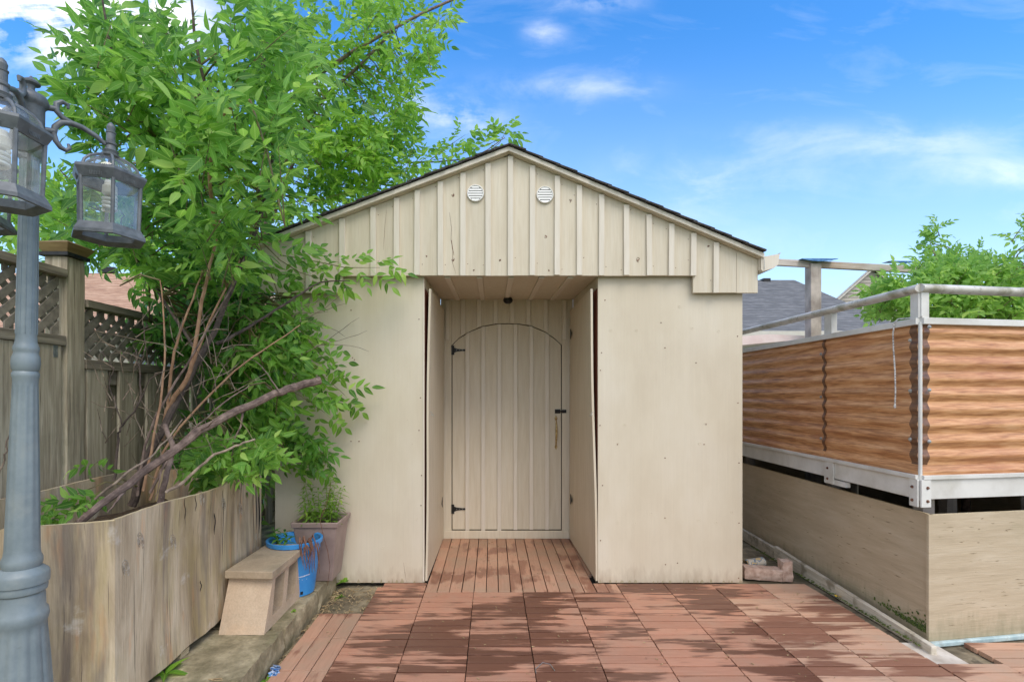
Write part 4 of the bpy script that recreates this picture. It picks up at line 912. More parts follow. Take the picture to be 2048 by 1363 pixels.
# ================================================================== POOL DECK ENCLOSURE
OX, OY = 2.09, 2.506; ANG = R(9)
pool = thing('pool_enclosure', (OX, OY, 0), 'raised pool enclosure of corrugated wood-grain sheets with white metal rails', 'pool enclosure')
Tside = Matrix.Translation((OX, OY, 0)) @ Matrix(((0,-1,0,0),(1,0,0,0),(0,0,1,0),(0,0,0,1)))   # local x runs away from the corner, local y points outwards(-X world)
Tfront = Matrix.Translation((OX, OY, 0)) @ Matrix.Rotation(ANG, 4, 'Z') @ Matrix(((1,0,0,0),(0,-1,0,0),(0,0,1,0),(0,0,0,1)))  # local y outwards (-Y world)
ZB, ZT, WL, AM = .812, 1.555, .0765, .0062
def corr(T, t0, t1, off=0, m='corr', name='corrugated_sheet', amp=AM, z0=ZB, z1=ZT, ph=0, nt_=2, mats=None, noedge=False):
    nz = 120; mb = MB(); vs = []
    for side in (0, 1):
        for i in range(nt_+1):
            t = t0+(t1-t0)*i/nt_
            for k in range(nz+1):
                z = z0+(z1-z0)*k/nz; vs.append((t, off+amp*math.sin(2*math.pi*(z-z0)/WL+ph)-.002*side, z))
    W = nz+1; off2 = (nt_+1)*W; fs = []
    for i in range(nt_):
        for k in range(nz): a = i*W+k; fs += [(a,a+W,a+W+1,a+1),(off2+a+1,off2+a+W+1,off2+a+W,off2+a)]
    for k in range(nz): fs += [(k,k+1,off2+k+1,off2+k),(off2+nt_*W+k,off2+nt_*W+k+1,nt_*W+k+1,nt_*W+k)]
    mb.T = T; mb.add(vs, fs); return build(name, mb, m, pool, smooth=True)
def tb(T, *a): mb = MB(); mb.T = T; return mb.box(*a)
ts = 1.0                                           # joint between side sheets
tj = 2.09*1025/(1650-985)-OY
def bolt(T, t, z, par, y=AM+.001, m='steel', r=.0065):
    mb = MB(); mb.T = T @ Matrix.Translation((t, y, z)) @ Matrix.Rotation(R(-90), 4, 'X'); mb.lathe([(r*1.5,0),(r*1.5,.002),(r,.0025),(r*.95,.007),(r*.3,.008)], n=6 if m != 'steel' else 8); build('bolt', mb, m, par)
sA = corr(Tside, .008, tj+.01); sB = corr(Tside, tj-.004, 3.2, off=.003); sC = corr(Tfront, .010, 1.9, ph=.6)
dA = corr(Tside, .010, .055, off=.0016, m='corrdark', name='edge_darkening', z0=ZB+.05, z1=ZT-.002, nt_=1, ph=2*math.pi*.05/WL); dC = corr(Tfront, .012, .048, off=.0016, m='corrdark', name='edge_darkening', z0=ZB+.05, z1=ZT-.002, nt_=1, ph=.6+2*math.pi*.05/WL)  # thin darker brown bands laid over the sheet edges
dB = corr(Tside, tj-.010, tj+.014, off=.0045, m='corrdark', name='edge_darkening', z0=ZB+.04, z1=ZT-.002, nt_=1, ph=2*math.pi*.04/WL)
for z in (1.475, 1.225, .985): bolt(Tside, .036, z, dA, .017)
for z in (1.535, 1.228, .978): bolt(Tfront, .032, z, dC, .017)
for z in (1.46, 1.19, .93): bolt(Tside, tj+.006, z, dB, .020)
# corner post behind the sheets
build('corner_post', MB().tube([(OX+.004,OY+.003,.69),(OX+.004,OY+.003,1.56)], .0085, 12), 'alum', pool, smooth=True)
# rails along top and bottom of the sheets
for T, L_ in ((Tside, 3.2), (Tfront, 1.9)):
    build('top_channel', tb(T, .004, L_, -.016, .017, ZT-.006, ZT+.026), 'alum', pool, bev=.002)
    build('bottom_channel', tb(T, .004, L_, -.014, .019, ZB-.02, ZB), 'alum', pool, bev=.002)
    build('lower_beam', tb(T, .03, L_, -.03, .006, ZB-.118, ZB-.0205), 'alum', pool, bev=.002)
    # hand rail: flat oval tube
    mb = MB(); mb.T = T; zr = PZ(575, OY*.995)-.0
    n = 16; vs = []
    for t in (-.005, L_):
        for j in range(n):
            a = 2*math.pi*j/n; vs.append((t if t > 0 else -.004-.0*math.cos(a), -.004+.032*math.cos(a), zr+.022*math.sin(a)))
    mb.add(vs, [(j,(j+1)%n,n+(j+1)%n,n+j) for j in range(n)]+[tuple(range(n)), tuple(range(2*n-1,n-1,-1))]); build('hand_rail', mb, 'rail', pool, smooth=True)
# rail posts
def rpost(T, t, w_=.06):
    o = build('rail_post', tb(T, t, t+w_, -.03, .006, ZT+.0262, PZ(575, OY)-.018), 'alum', pool, bev=.002); return o
rpost(Tside, .002, .05); rpost(Tfront, .002, .045); rpost(Tside, tj-.07, .07); rpost(Tside, 2.5, .06); rpost(Tfront, 1.4, .06)
# brackets below
for T, t, w_ in ((Tside, -.004, .05), (Tfront, -.008, .055), (Tside, tj-.1, .085)):
    o = build('bracket', tb(T, t, t+w_, .0062, .016, ZB-.155, ZB-.02), 'alum', pool, bev=.002)
    for z in (ZB-.06, ZB-.125): bolt(T, t+w_*.6, z, o, .016, 'rust', .0055)
build('bracket_foot', tb(Tside, tj-.2, tj-.1, -.02, .01, ZB-.155, ZB-.125), 'alum', pool)
# deck floor + legs (they keep the space below dark)
mb = MB(); mb.prism([(OX+.03,OY+.04),(OX+2.0*math.cos(ANG),OY+2.0*math.sin(ANG)+.04),(OX+2.0,OY+3.25),(OX+.03,OY+3.25)], 2, .70, .775); build('deck_floor', mb, 'timber', pool)
for x, y in ((2.2,2.62),(2.35,3.55),(3.0,2.85),(3.6,3.0),(2.3,4.6),(2.75,3.1)):
    bx('deck_leg', 'timber', pool, x, x+.06, y, y+.06, -.02, .699)
# far rim of pale pink vinyl just beyond the wall
mb = MB(); mb.T = None
p = [P(1480,690,5.2), P(1612,678,5.2), P(1612,671,5.2), P(1540,668,5.2), P(1480,672,5.2)]
mb.prism([(q.x,q.z) for q in p], 1, 5.2, 5.7); build('pool_rim', mb, 'pink', pool)

# skirt of painted plywood
SX, SY = 2.144, 2.506
skirt = thing('plywood_skirt', (SX, SY, 0), 'beige painted plywood skirt closing the space below the pool enclosure, mossy at its corner', 'skirt panel')
TsS = Matrix.Translation((SX, SY, 0)) @ Matrix(((0,-1,0,0),(1,0,0,0),(0,0,1,0),(0,0,0,1)))
TsF = Matrix.Translation((SX, SY, 0)) @ Matrix.Rotation(ANG, 4, 'Z') @ Matrix(((1,0,0,0),(0,-1,0,0),(0,0,1,0),(0,0,0,1)))
kz = PZ(1030, SY)
for T, t0, L_, nm in ((TsS, .003, 3.2, 'side'), (TsF, -.012, 2.0, 'front')):
    k = build('plywood_sheet', tb(T, t0, L_, -.014, 0, -.01, kz), 'skirt', skirt, bev=.0015, label='front sheet, facing the viewer' if nm == 'front' else 'side sheet with moss at its foot')
    build('sheet_top_edge', tb(T, t0, L_, -.0135, -.0005, kz+.0003, kz+.003), 'skirtedge', k)
    cr = MB(); cr.T = T
    for i in range(90):
        t = random.uniform(.03, 1.6 if nm == 'side' else 1.0); z = random.uniform(.06, kz-.02); l_ = random.uniform(.008, .05)
        cr.tube([(t,.0003,z),(t+l_*.5,.0003,z+random.uniform(-.002,.002)),(t+l_,.0003,z+random.uniform(-.003,.003))], [.0003,random.choice((.0008,.0012,.0020)),.0002], 4)
    build('surface_checks', cr, 'rust' if nm == 'x' else 'base_dark', k, kind='stuff')
bx('added_rear_sheet', 'skirt', skirt, OX+.03, OX+2.0, OY+3.22, OY+3.235, -.02, .699); bx('added_far_sheet', 'skirt', skirt, OX+1.99, OX+2.005, OY+.42, OY+3.21, -.02, .699)  # unseen sheets, added to keep the space under the deck dark
bl_ = MB(); bl_.T = None
for (pa, pb, z0, z1, hh_) in ((P(1557,1092,3.79), P(1880,1293,2.37), .0, .0, .07),):
    A_ = Vector((2.085, 3.80, 0)); B_ = Vector((2.055, 2.40, 0))
    mb = MB().hexa([(B_.x,B_.y,-.02),(B_.x+.03,B_.y,-.02),(A_.x+.03,A_.y,-.02),(A_.x,A_.y,-.02),(B_.x,B_.y,.028),(B_.x+.026,B_.y,.03),(A_.x+.026,A_.y,.085),(A_.x,A_.y,.083)])
    build('base_board', mb, 'baseboard', skirt, bev=.004)
    mb = MB().hexa([(2.10,3.83,-.02),(2.125,3.83,-.02),(2.14,5.2,-.02),(2.115,5.2,-.02),(2.10,3.83,.06),(2.125,3.83,.062),(2.14,5.2,.08),(2.115,5.2,.078)])
    build('base_board', mb, 'baseboard', skirt, bev=.004)
mb = MB(); mb.T = TsF; mb.box(-.03, 1.9, .001, .022, -.02, .003); build('foam_strip', mb, 'aqua', skirt, bev=.004, label='pale aqua foam strip along the foot of the sheet')
mb = MB()                                         # moss creeping up the corner
for i in range(260):
    t = abs(random.gauss(0, .14)); z = abs(random.gauss(0, .02))*(1.2-t); x = SX-.002; s_ = random.uniform(.002,.006)
    mb.T = Matrix.Translation((x-.001, SY+.01+t, z+.03+t*.05)); mb.add([(0,-s_,-s_),(0,s_,-s_),(-s_*.8,0,0),(0,s_,s_),(0,-s_,s_)], [(0,1,2),(1,3,2),(3,4,2),(4,0,2)])
build('moss', mb, 'moss', skirt, kind='stuff')
mb = MB()
for i in range(420):
    t = random.uniform(0, 1.6); z = abs(random.gauss(0,.012)); s_ = random.uniform(.0015,.004)
    mb.T = Matrix.Translation((2.085-.0015*t, 2.45+t, z*.5+.0)); mb.add([(-s_,-s_,0),(s_,-s_,0),(s_,s_,0),(-s_,s_,0),(0,0,s_*1.6)], [(0,1,4),(1,2,4),(2,3,4),(3,0,4)])
mb.v = [(x-.035+random.uniform(-.01,.004), y, z) for x, y, z in mb.v]
build('moss', mb, 'moss', skirt, kind='stuff')

# ================================================================== background: timber frame with tarp, houses
tf = thing('timber_frame', (PX(1632,5), 5.0, 0), 'grey weathered timber post and beam standing beyond the pool enclosure', 'timber frame')
bx('post', 'timber', tf, PX(1622,5), PX(1643,5), 5.0, 5.1, -.03, PZ(526,5)-.001, bev=.004)
bxm = MB().hexa([(PX(1522,5),4.97,PZ(530,5)),(PX(2048,5)+1.2,5.4,PZ(547,5)),(PX(2048,5)+1.2,5.44,PZ(547,5)),(PX(1522,5),5.01,PZ(530,5)),(PX(1522,5),4.97,PZ(517,5)),(PX(2048,5)+1.2,5.4,PZ(532,5)),(PX(2048,5)+1.2,5.44,PZ(532,5)),(PX(1522,5),5.01,PZ(517,5))])
build('beam', bxm, 'timberh', tf, bev=.004)
bx('post', 'timber', tf, 6.0, 6.1, 5.3, 5.4, -.03, 2.4)
for cxp, wpx, dep in ((1640, 36, .022), (1806, 28, .02)):
    tarp = MB()
    X = PX(cxp, 4.96); W_ = wpx/1025*4.96; zt = PZ(518 if cxp < 1700 else 523, 4.96)
    vs = []; nseg = 12
    for i in range(nseg+1):
        t = i/nseg; x = X-W_+2*W_*t; sag = dep*math.sin(math.pi*t)
        vs += [(x, 4.955+(x-X)*.02+.0, zt-sag), (x, 4.955+(x-X)*.02, zt+.006), (x, 5.06, zt+.010)]
    tarp.add(vs, [(i*3+k, i*3+3+k, i*3+4+k, i*3+1+k) for i in range(nseg) for k in (0,1)])
    build('tarp', tarp, 'tarp', label='blue tarpaulin edge sagging over the beam, ' + ('above the timber post' if cxp < 1700 else 'right of the post, next to the bush'), cat='tarpaulin', group='blue tarpaulin pieces on the timber beam')

def courses(name, parent, m, quad, n, th=.012):
    """roof plane as overlapping courses; quad = eave left, eave right, ridge right, ridge left"""
    a, b, c_, d_ = [Vector(q) for q in quad]; nr = (b-a).cross(d_-a).normalized()
    if nr.z < 0: nr = -nr
    for i in range(n):
        t0, t1 = i/n, min(1, (i+1.15)/n)
        p0, p1, p2, p3 = a.lerp(d_, t0), b.lerp(c_, t0), b.lerp(c_, t1), a.lerp(d_, t1)
        mb = MB().add([p0, p1, p2, p3, p0+nr*th, p1+nr*th, p2+nr*.004, p3+nr*.004], [(3,2,1,0),(4,5,6,7),(0,1,5,4),(1,2,6,5),(2,3,7,6),(3,0,4,7)])
        build(name, mb, m, parent)
# grey hipped house, right
Yh = 14.0
h1 = thing('house', (6.0, 17.0, 0), 'house with a grey shingled hip roof, seen between the shed and the timber post', 'house')
rz = PZ(560, 16.5); ez = 2.7
rl, rr = Vector((1.5,16.5,rz)), Vector((PX(1588,16.5),16.5,rz))
el, er = Vector((-1.5,12.3,ez)), Vector((10.1,12.3,ez)); fl_, fr_ = Vector((-1.5,20.7,ez)), Vector((13.0,20.7,ez))
courses('shingle_course', h1, 'greyroof', (el, er, rr, rl), 34)
build('roof', MB().add([er, fr_, rr], [(0,1,2)]).add([fr_, fl_, rl, rr], [(0,1,2,3)]).add([fl_, el, rl], [(0,1,2)]), 'greyroof', h1)
bx('wall', 'siding', h1, -1.1, 9.7, 12.7, 20.3, -.03, ez)
bx('roof_vent', 'black', h1, 8.62, 8.85, 16.3, 16.6, rz-.12, rz+.02)
bx('fascia', 'trim', h1, -1.5, 10.1, 12.24, 12.29, ez-.16, ez+.01)
w1 = bx('window', 'hglass', h1, 7, 8.4, 12.66, 12.69, 1, 2.1); bx('frame', 'trim', w1, 6.9, 8.5, 12.62, 12.655, 2.1, 2.2)
# gabled beige house, far right
h2 = thing('house', (16.0, 21.0, 0), 'beige sided house with a gable, partly hidden by the bush on the right', 'house')
Yg = 20.0
pk = P(1748,533,Yg); lf = P(1672,600,Yg); s_ = (pk.z-lf.z)/(pk.x-lf.x); zeL = PZ(648, 20.0); xl = pk.x-(pk.z-zeL)/s_; xr = pk.x+(pk.z-zeL)/s_
# the wall as lapped siding boards
z = -.03; k = 0
while z < pk.z-.12:
    z1 = min(z+.14, pk.z-.10); zz = max(z, zeL); hw0 = (pk.z-max(z,zeL)-.02)/s_; hw1 = (pk.z-max(z1,zeL)-.02)/s_
    if z < zeL-.2: hw0 = hw1 = (pk.z-zeL)/s_-.5
    mb = MB().hexa([(pk.x-hw0,Yg+.18,z),(pk.x+hw0,Yg+.18,z),(pk.x+hw0,Yg+.23,z),(pk.x-hw0,Yg+.23,z),(pk.x-hw1,Yg+.205,z1),(pk.x+hw1,Yg+.205,z1),(pk.x+hw1,Yg+.23,z1),(pk.x-hw1,Yg+.23,z1)])
    build('siding_board', mb, 'siding', h2); z += .14
for sg in (-1, 1):
    xe = pk.x+sg*(pk.z-zeL)/s_
    mb = MB().hexa([(xe,Yg,zeL-.09),(pk.x,Yg,pk.z-.09),(pk.x,Yg+.04,pk.z-.09),(xe,Yg+.04,zeL-.09),(xe,Yg,zeL+.03),(pk.x,Yg,pk.z+.03),(pk.x,Yg+.04,pk.z+.03),(xe,Yg+.04,zeL+.03)])
    build('rake_board', mb, 'trim', h2)
    courses('shingle_course', h2, 'greyroof', ((xe,Yg-.02,zeL),(xe+5.2,Yg+6,zeL),(pk.x+5.2,Yg+6,pk.z),(pk.x,Yg-.02,pk.z)), 30)
build('side_wall', MB().prism([(xl+.55,Yg+.24),(xr-.55,Yg+.24),(xr+4.0,Yg+5.8),(xl+5.6,Yg+5.8)], 2, -.03, zeL), 'siding', h2)
q0 = P(1745,640,18.2)
mb = MB().hexa([(q0.x,18.2,q0.z-.05),(q0.x+6.2,18.2,q0.z-.05),(q0.x+6.2,20.15,q0.z+.30),(q0.x,20.15,q0.z+.30),(q0.x,18.2,q0.z+.0),(q0.x+6.2,18.2,q0.z),(q0.x+6.2,20.15,q0.z+.36),(q0.x,20.15,q0.z+.36)])
build('lower_roof', mb, 'siding', h2); bx('lower_wall', 'siding', h2, q0.x+.25, q0.x+6.0, 18.6, 20.1, -.03, q0.z-.05)
w2 = bx('window', 'hglass', h2, q0.x+1.4, q0.x+2.6, 18.56, 18.59, 1.1, 2.0); bx('frame', 'trim', w2, q0.x+1.3, q0.x+2.7, 18.53, 18.555, 2.0, 2.1)
# tan roofed house, left beyond the fence
h3 = thing('house', (-13.0, 17.0, 0), 'house with a pale tan shingle roof, seen above the wooden fence on the left', 'house')
rz = PZ(546, 15); a0, a1 = -17.0, -5.2
courses('shingle_course', h3, 'tanroof', ((a0-1,11.0,2.5),(a1+1.0,11.0,2.5),(a1-2.2,15,rz),(a0,15,rz)), 30)
build('roof', MB().add([(a1+1,11,2.5),(a1+1,19,2.5),(a1-2.2,15,rz)], [(0,1,2)]).add([(a0-1,19,2.5),(a1+1,19,2.5),(a1-2.2,15,rz),(a0,15,rz)], [(0,1,2,3)]), 'tanroof', h3)
bx('wall', 'siding', h3, a0, a1+.5, 11.4, 18.6, -.03, 2.5)
bx('ridge_vent', 'black', h3, PX(200,15), PX(232,15), 14.9, 15.1, rz, rz+.16)
for x in (-14, -11, -8): w3 = bx('window', 'hglass', h3, x, x+1.1, 11.36, 11.39, 1.0, 2.1); bx('frame', 'trim', w3, x-.08, x+1.18, 11.33, 11.355, 2.1, 2.18)

# ================================================================== FOLIAGE
def leaflet(l, wd, fold=.25, curl=.18, n=5, seed=0, uoff=0):
    """one leaflet along +x, face up +z; returns verts, faces, uvs per vertex"""
    r = random.Random(seed); V = [(0,0,0)]; U = [(0,0)]; F = []
    st = [.14,.34,.56,.78]; ws = [.62,1.0,.86,.45]
    cv = curl*(1+r.uniform(-.5,.8)); sy = r.uniform(-.06,.06)
    for t, w_ in zip(st, ws):
        x = l*t; zc_ = -cv*l*t*t; hw = wd*.5*w_; yc = sy*l*t*t
        V += [(x, yc-hw, zc_+fold*hw*(1+r.uniform(-.3,.3))), (x, yc, zc_), (x, yc+hw, zc_+fold*hw*(1+r.uniform(-.3,.3)))]
        U += [(-1*w_,t),(0,t),(w_,t)]
    V.append((l, sy*l, -cv*l)); U.append((0,1))
    F += [(0,1,2),(0,2,3)]
    for i in range(3):
        a = 1+3*i; F += [(a,a+3,a+4,a+1),(a+1,a+4,a+5,a+2)]
    F += [(10,13,11),(11,13,12)]
    return V, F, U
def compound(npair, rl, l, wd, seed):
    r = random.Random(seed); V = []; F = []; U = []
    def put(v, f, u, T):
        b = len(V); V.extend([tuple(T @ Vector(p)) for p in v]); F.extend([tuple(b+i for i in q) for q in f]); U.extend(u)
    droop = r.uniform(.25,.6)
    def rach(t): return Vector((rl*t, rl*.06*math.sin(t*3+seed), -droop*rl*t*t*.7))
    # rachis: 3-sided
    k = 5
    for i in range(k):
        p, q = rach(i/k), rach((i+1)/k); w_ = .0011
        put([(p.x,p.y-w_,p.z),(p.x,p.y+w_,p.z),(p.x,p.y,p.z-w_*1.6),(q.x,q.y-w_,q.z),(q.x,q.y+w_,q.z),(q.x,q.y,q.z-w_*1.6)], [(0,1,4,3),(1,2,5,4),(2,0,3,5)], [(0,.5)]*6, Matrix())
    for i in range(npair):
        t = .34+.58*i/max(1,npair-.4); 
        for sg in (-1, 1):
            if r.random() < .04: continue
            sc = (.78+.3*math.sin(math.pi*(i+1)/(npair+1)))*r.uniform(.85,1.12)
            v, f, u = leaflet(l*sc, wd*sc*r.uniform(.9,1.12), r.uniform(.1,.4), r.uniform(.1,.35), seed=seed*31+i*2+(sg>0))
            T = Matrix.Translation(rach(t)) @ Matrix.Rotation(sg*R(r.uniform(42,68)), 4, 'Z') @ Matrix.Rotation(R(r.uniform(0,26)), 4, 'Y') @ Matrix.Rotation(R(r.uniform(-25,25)), 4, 'X')
            put(v, f, u, T)
    v, f, u = leaflet(l*1.12, wd*1.1, .2, .25, seed=seed*31+99)
    put(v, f, u, Matrix.Translation(rach(1)) @ Matrix.Rotation(R(r.uniform(12,40)), 4, 'Y') @ Matrix.Rotation(R(r.uniform(-20,20)), 4, 'X'))
    return np.array(V), F, np.array(U)
PROTO = {}
def protos(key, specs):
    out = []
    for i, (np_, rl_, l_, w_) in enumerate(specs):
        V, F, U = compound(np_, rl_, l_, w_, i+len(key)*7+1)
        out.append((V, F, U))
    PROTO[key] = out
protos('ash', [(3,.20,.092,.038),(3,.22,.098,.040),(2,.16,.096,.042),(3,.24,.088,.036),(3,.19,.085,.038)])
protos('small', [(3,.11,.052,.026),(3,.12,.055,.028),(2,.09,.055,.030),(3,.12,.048,.024)])
def mk_mesh(name, V, F, U, m):
    me = bpy.data.meshes.new(name); me.from_pydata(V.tolist() if hasattr(V, 'tolist') else V, [], F); me.update()
    uvl = me.uv_layers.new(name='UVMap'); li = np.zeros(len(me.loops), dtype=np.int32); me.loops.foreach_get('vertex_index', li)
    uvl.data.foreach_set('uv', np.asarray(U, dtype=np.float32)[li].ravel())
    me.polygons.foreach_set('use_smooth', [True]*len(me.polygons)); me.materials.append(M[m]); return me
LM = {}
def leaf_mesh(key, i, m):
    if (key, i, m) not in LM: V, F, U = PROTO[key][i]; LM[(key,i,m)] = mk_mesh('leaf', V, F, U, m)
    return LM[(key,i,m)]
def inpoly(x, y, poly):
    r = False; j = len(poly)-1
    for i in range(len(poly)):
        xi_, yi = poly[i]; xj, yj = poly[j]
        if (yi > y) != (yj > y) and x < (xj-xi_)*(y-yi)/(yj-yi)+xi_: r = not r
        j = i
    return r
def ok_place(p):
    if XL-.06 < p.x < RE[0]+.15 and 3.14 < p.y < 5.75 and p.z < roofz(min(max(p.x,LE[0]),RE[0]))+.06: return False
    if p.x > -1.36 and p.y < 3.0 and p.z < .2: return False
    return True
def basis(d, up):
    d = d.normalized(); y = up.cross(d)
    if y.length < 1e-3: y = Vector((0,1,0)).cross(d)
    y.normalize(); z = d.cross(y); return Matrix((d, y, z)).transposed().to_4x4()
def sprays(poly, zr, n, key, sc, tw, origin, limbs, nodes=(3,5), tlen=(.16,.34), upb=.35, face=.55, filt=None, rnd=None):
    """grow twigs with opposite compound leaves inside an outline; returns leaf matrices"""
    r = rnd or random; out = []
    xs = [p[0] for p in poly]; ys_ = [p[1] for p in poly]; c_ = 0; tries = 0
    while c_ < n and tries < n*60:
        tries += 1; px, py = r.uniform(min(xs),max(xs)), r.uniform(min(ys_),max(ys_))
        if not inpoly(px, py, poly): continue
        Y = r.uniform(*zr); tip = P(px, py, Y)
        if not ok_place(tip): continue
        if filt and not filt(px, py, Y, tip): continue
        d = (tip-Vector(origin)); d.normalize(); d = (d*.8+Vector((r.uniform(-.7,.7), r.uniform(-.8,.5), upb+r.uniform(-.5,.5)))).normalized()
        Lt = r.uniform(*tlen)*sc; base = tip-d*Lt
        if not ok_place(base): continue
        side = d.cross(Vector((0,0,1))).normalized(); bend = Vector((0,0,-.12*Lt))
        pts = [base+d*Lt*t+bend*(t*t) for t in (0,.33,.66,1)]
        tw.tube(pts, [.0032*sc,.0026*sc,.002*sc,.001*sc], 4, caps=False)
        if limbs is not None and r.random() < .55:
            # join to the closest limb point
            q = min(limbs, key=lambda a: (a-base).length_squared)
            if (q-base).length < .75: mid = q.lerp(base, .5)+Vector((0,0,.04)); tw.tube([q, mid, base], [.0052*sc,.0042*sc,.0032*sc], 5, caps=False)
        nn_ = r.randint(*nodes)
        for k in range(nn_):
            t = (k+.6)/nn_; p = base+d*Lt*t+bend*(t*t)
            ax = side if k % 2 == 0 else d.cross(side)
            for sg in (-1, 1):
                dd = (d*.75+ax*sg*r.uniform(.6,1.0)+Vector((r.uniform(-.45,.45),r.uniform(-.45,.45),r.uniform(-.75,.25)))).normalized()
                upv = (Vector((0,0,1))*(1-face)+Vector((0,-1,0))*face+Vector((r.gauss(0,.55),r.gauss(0,.5),r.gauss(0,.5)))).normalized()
                out.append((Matrix.Translation(p) @ basis(dd, upv) @ Matrix.Scale(sc*r.uniform(.55,1.15)*(1-.25*t), 4), r.randrange(len(PROTO[key]))))
        upv = (Vector((0,0,1))*(1-face)+Vector((0,-1,0))*face+Vector((r.gauss(0,.3),r.gauss(0,.3),r.gauss(0,.3)))).normalized()
        out.append((Matrix.Translation(pts[-1]) @ basis(d, upv) @ Matrix.Scale(sc*r.uniform(.6,.9), 4), r.randrange(len(PROTO[key])))); c_ += 1
    return out
def foliage(root, groups, nobj=300):
    """groups: [(leaves, key, material)] ; nearest 300 become leaf parts, the rest one mesh"""
    al = []
    for lv, key, m in groups:
        for T, i in lv:
            p = T.translation; sx = 985+1025*p.x/p.y; sy = 787-1025*(p.z-CH)/p.y
            vis = -60 < sx < 2108 and -60 < sy < 1420
            al.append((T.to_scale()[0]/p.y*(1 if vis else .01), T, i, key, m))
    al.sort(key=lambda a: -a[0]); b = wloc(root); off = Matrix.Translation(-b)
    for s_, T, i, key, m in al[:nobj]:
        o = bpy.data.objects.new('leaf', leaf_mesh(key, i, m)); C.objects.link(o); o.parent = root; o.matrix_local = off @ T
    rest = al[nobj:]
    bym = {}
    for a in rest: bym.setdefault(a[4], []).append(a)
    allV = []; allF = []; allU = []; mi = []; mats = list(bym); base = 0
    for k, m in enumerate(mats):
        for s_, T, i, key, m_ in bym[m]:
            V, F, U = PROTO[key][i]; A_ = np.array(off @ T); V2 = V @ A_[:3,:3].T+A_[:3,3]
            allV.append(V2); allU.append(U); allF += [tuple(base+q for q in f) for f in F]; mi += [k]*len(F); base += len(V)
    if not allV: return
    me = bpy.data.meshes.new('foliage'); me.from_pydata(np.concatenate(allV).tolist(), [], allF); me.update()
    uvl = me.uv_layers.new(name='UVMap'); li = np.zeros(len(me.loops), dtype=np.int32); me.loops.foreach_get('vertex_index', li)
    uvl.data.foreach_set('uv', np.concatenate(allU).astype(np.float32)[li].ravel())
    me.polygons.foreach_set('use_smooth', [True]*len(me.polygons)); me.polygons.foreach_set('material_index', mi)
    for m in mats: me.materials.append(M[m])
    o = bpy.data.objects.new('foliage', me); C.objects.link(o); o.parent = root; o['kind'] = 'stuff'
def limb(pts, r0, r1, n=8, wob=.003, sub=5):
    q = [P(a, b, Y) for a, b, Y in pts]; out = []
    for i in range(len(q)-1):
        for k in range(sub):
            t = k/sub; p0 = q[max(i-1,0)]; p1 = q[i]; p2 = q[i+1]; p3 = q[min(i+2,len(q)-1)]
            out.append(.5*((2*p1)+(p2-p0)*t+(2*p0-5*p1+4*p2-p3)*t*t+(3*p1-p0-3*p2+p3)*t**3)+Vector((random.uniform(-wob,wob),random.uniform(-wob,wob),random.uniform(-wob,wob))))
    out.append(q[-1]); m = len(out)
    return out, [r0+(r1-r0)*i/(m-1)*1.0+random.uniform(-.04,.06)*r1 for i in range(m)]

# ---- tree in the planter
treeA = thing('ash_tree', P(262, 1000, 2.35), 'young tree with large leaves and dark leaning trunk growing out of the planter', 'tree')
limbsA = []
def addlimb(root, name, m, pts, r0, r1, store=None, **k):
    a, rr_ = limb(pts, r0, r1, **k); mb = MB().tube(a, rr_, 9); o = build(name, mb, m, root, smooth=True)
    if store is not None: store += a
    return o
treeA.location.z = .6
addlimb(treeA, 'trunk', 'barkdark', [(265,1010,2.35),(290,925,2.36),(330,850,2.4),(400,715,2.5),(432,655,2.55),(470,560,2.6),(505,480,2.62),(525,420,2.65)], .019, .009, limbsA)
addlimb(treeA, 'branch', 'barkdark', [(432,688,2.55),(470,670,2.6),(520,640,2.7),(590,595,2.85),(640,565,2.95),(700,562,3.0)], .010, .003, limbsA)
addlimb(treeA, 'branch', 'barktan', [(325,880,2.42),(335,820,2.42),(380,740,2.4),(400,620,2.4),(420,530,2.42),(440,440,2.42)], .0125, .005, limbsA)
addlimb(treeA, 'branch', 'barktan', [(335,820,2.42),(345,720,2.38),(370,640,2.36),(405,540,2.35)], .0075, .003, limbsA)
addlimb(treeA, 'branch', 'barkdark', [(525,420,2.65),(500,330,2.6),(440,250,2.5),(400,130,2.4),(380,-20,2.35)], .012, .005, limbsA)
addlimb(treeA, 'branch', 'barkdark', [(455,400,2.5),(340,300,2.45),(250,210,2.4),(225,110,2.4),(200,-20,2.4)], .009, .004, limbsA)
addlimb(treeA, 'branch', 'barktan', [(430,450,2.4),(420,350,2.2),(440,240,2.1),(500,200,2.0)], .009, .004, limbsA)
addlimb(treeA, 'branch', 'barkdark', [(515,450,2.64),(545,330,2.7),(540,180,2.75),(530,-20,2.8)], .012, .006, limbsA)
addlimb(treeA, 'branch', 'barkdark', [(400,715,2.5),(300,560,2.7),(200,420,2.8),(120,340,2.8)], .008, .003, limbsA)
for pts in ([(275,990,2.3),(300,860,2.32),(390,700,2.36),(470,560,2.45),(500,470,2.5)], [(300,1000,2.35),(340,880,2.4),(450,760,2.5),(540,690,2.6),(600,650,2.7)], [(285,980,2.3),(315,840,2.3),(330,700,2.34),(320,560,2.38)], [(300,985,2.3),(350,900,2.34),(430,820,2.4),(500,770,2.5)], [(380,740,2.4),(430,620,2.4),(480,520,2.4)]):
    addlimb(treeA, 'branch', random.choice(('bark','barktan')), pts, .0065, .0025, limbsA)
twA = MB(); rA = random.Random(11)
LA = []
og = P(440, 620, 2.6)
polyTop = [(240,0),(560,-10),(620,60),(590,240),(520,400),(460,500),(350,470),(350,330),(270,250),(230,180),(190,110),(190,30)]
def A_(poly, zr, n, sc=1, **k): return sprays(poly, zr, int(n*.80), 'ash', sc*.98, twA, og, limbsA, rnd=rA, **k)
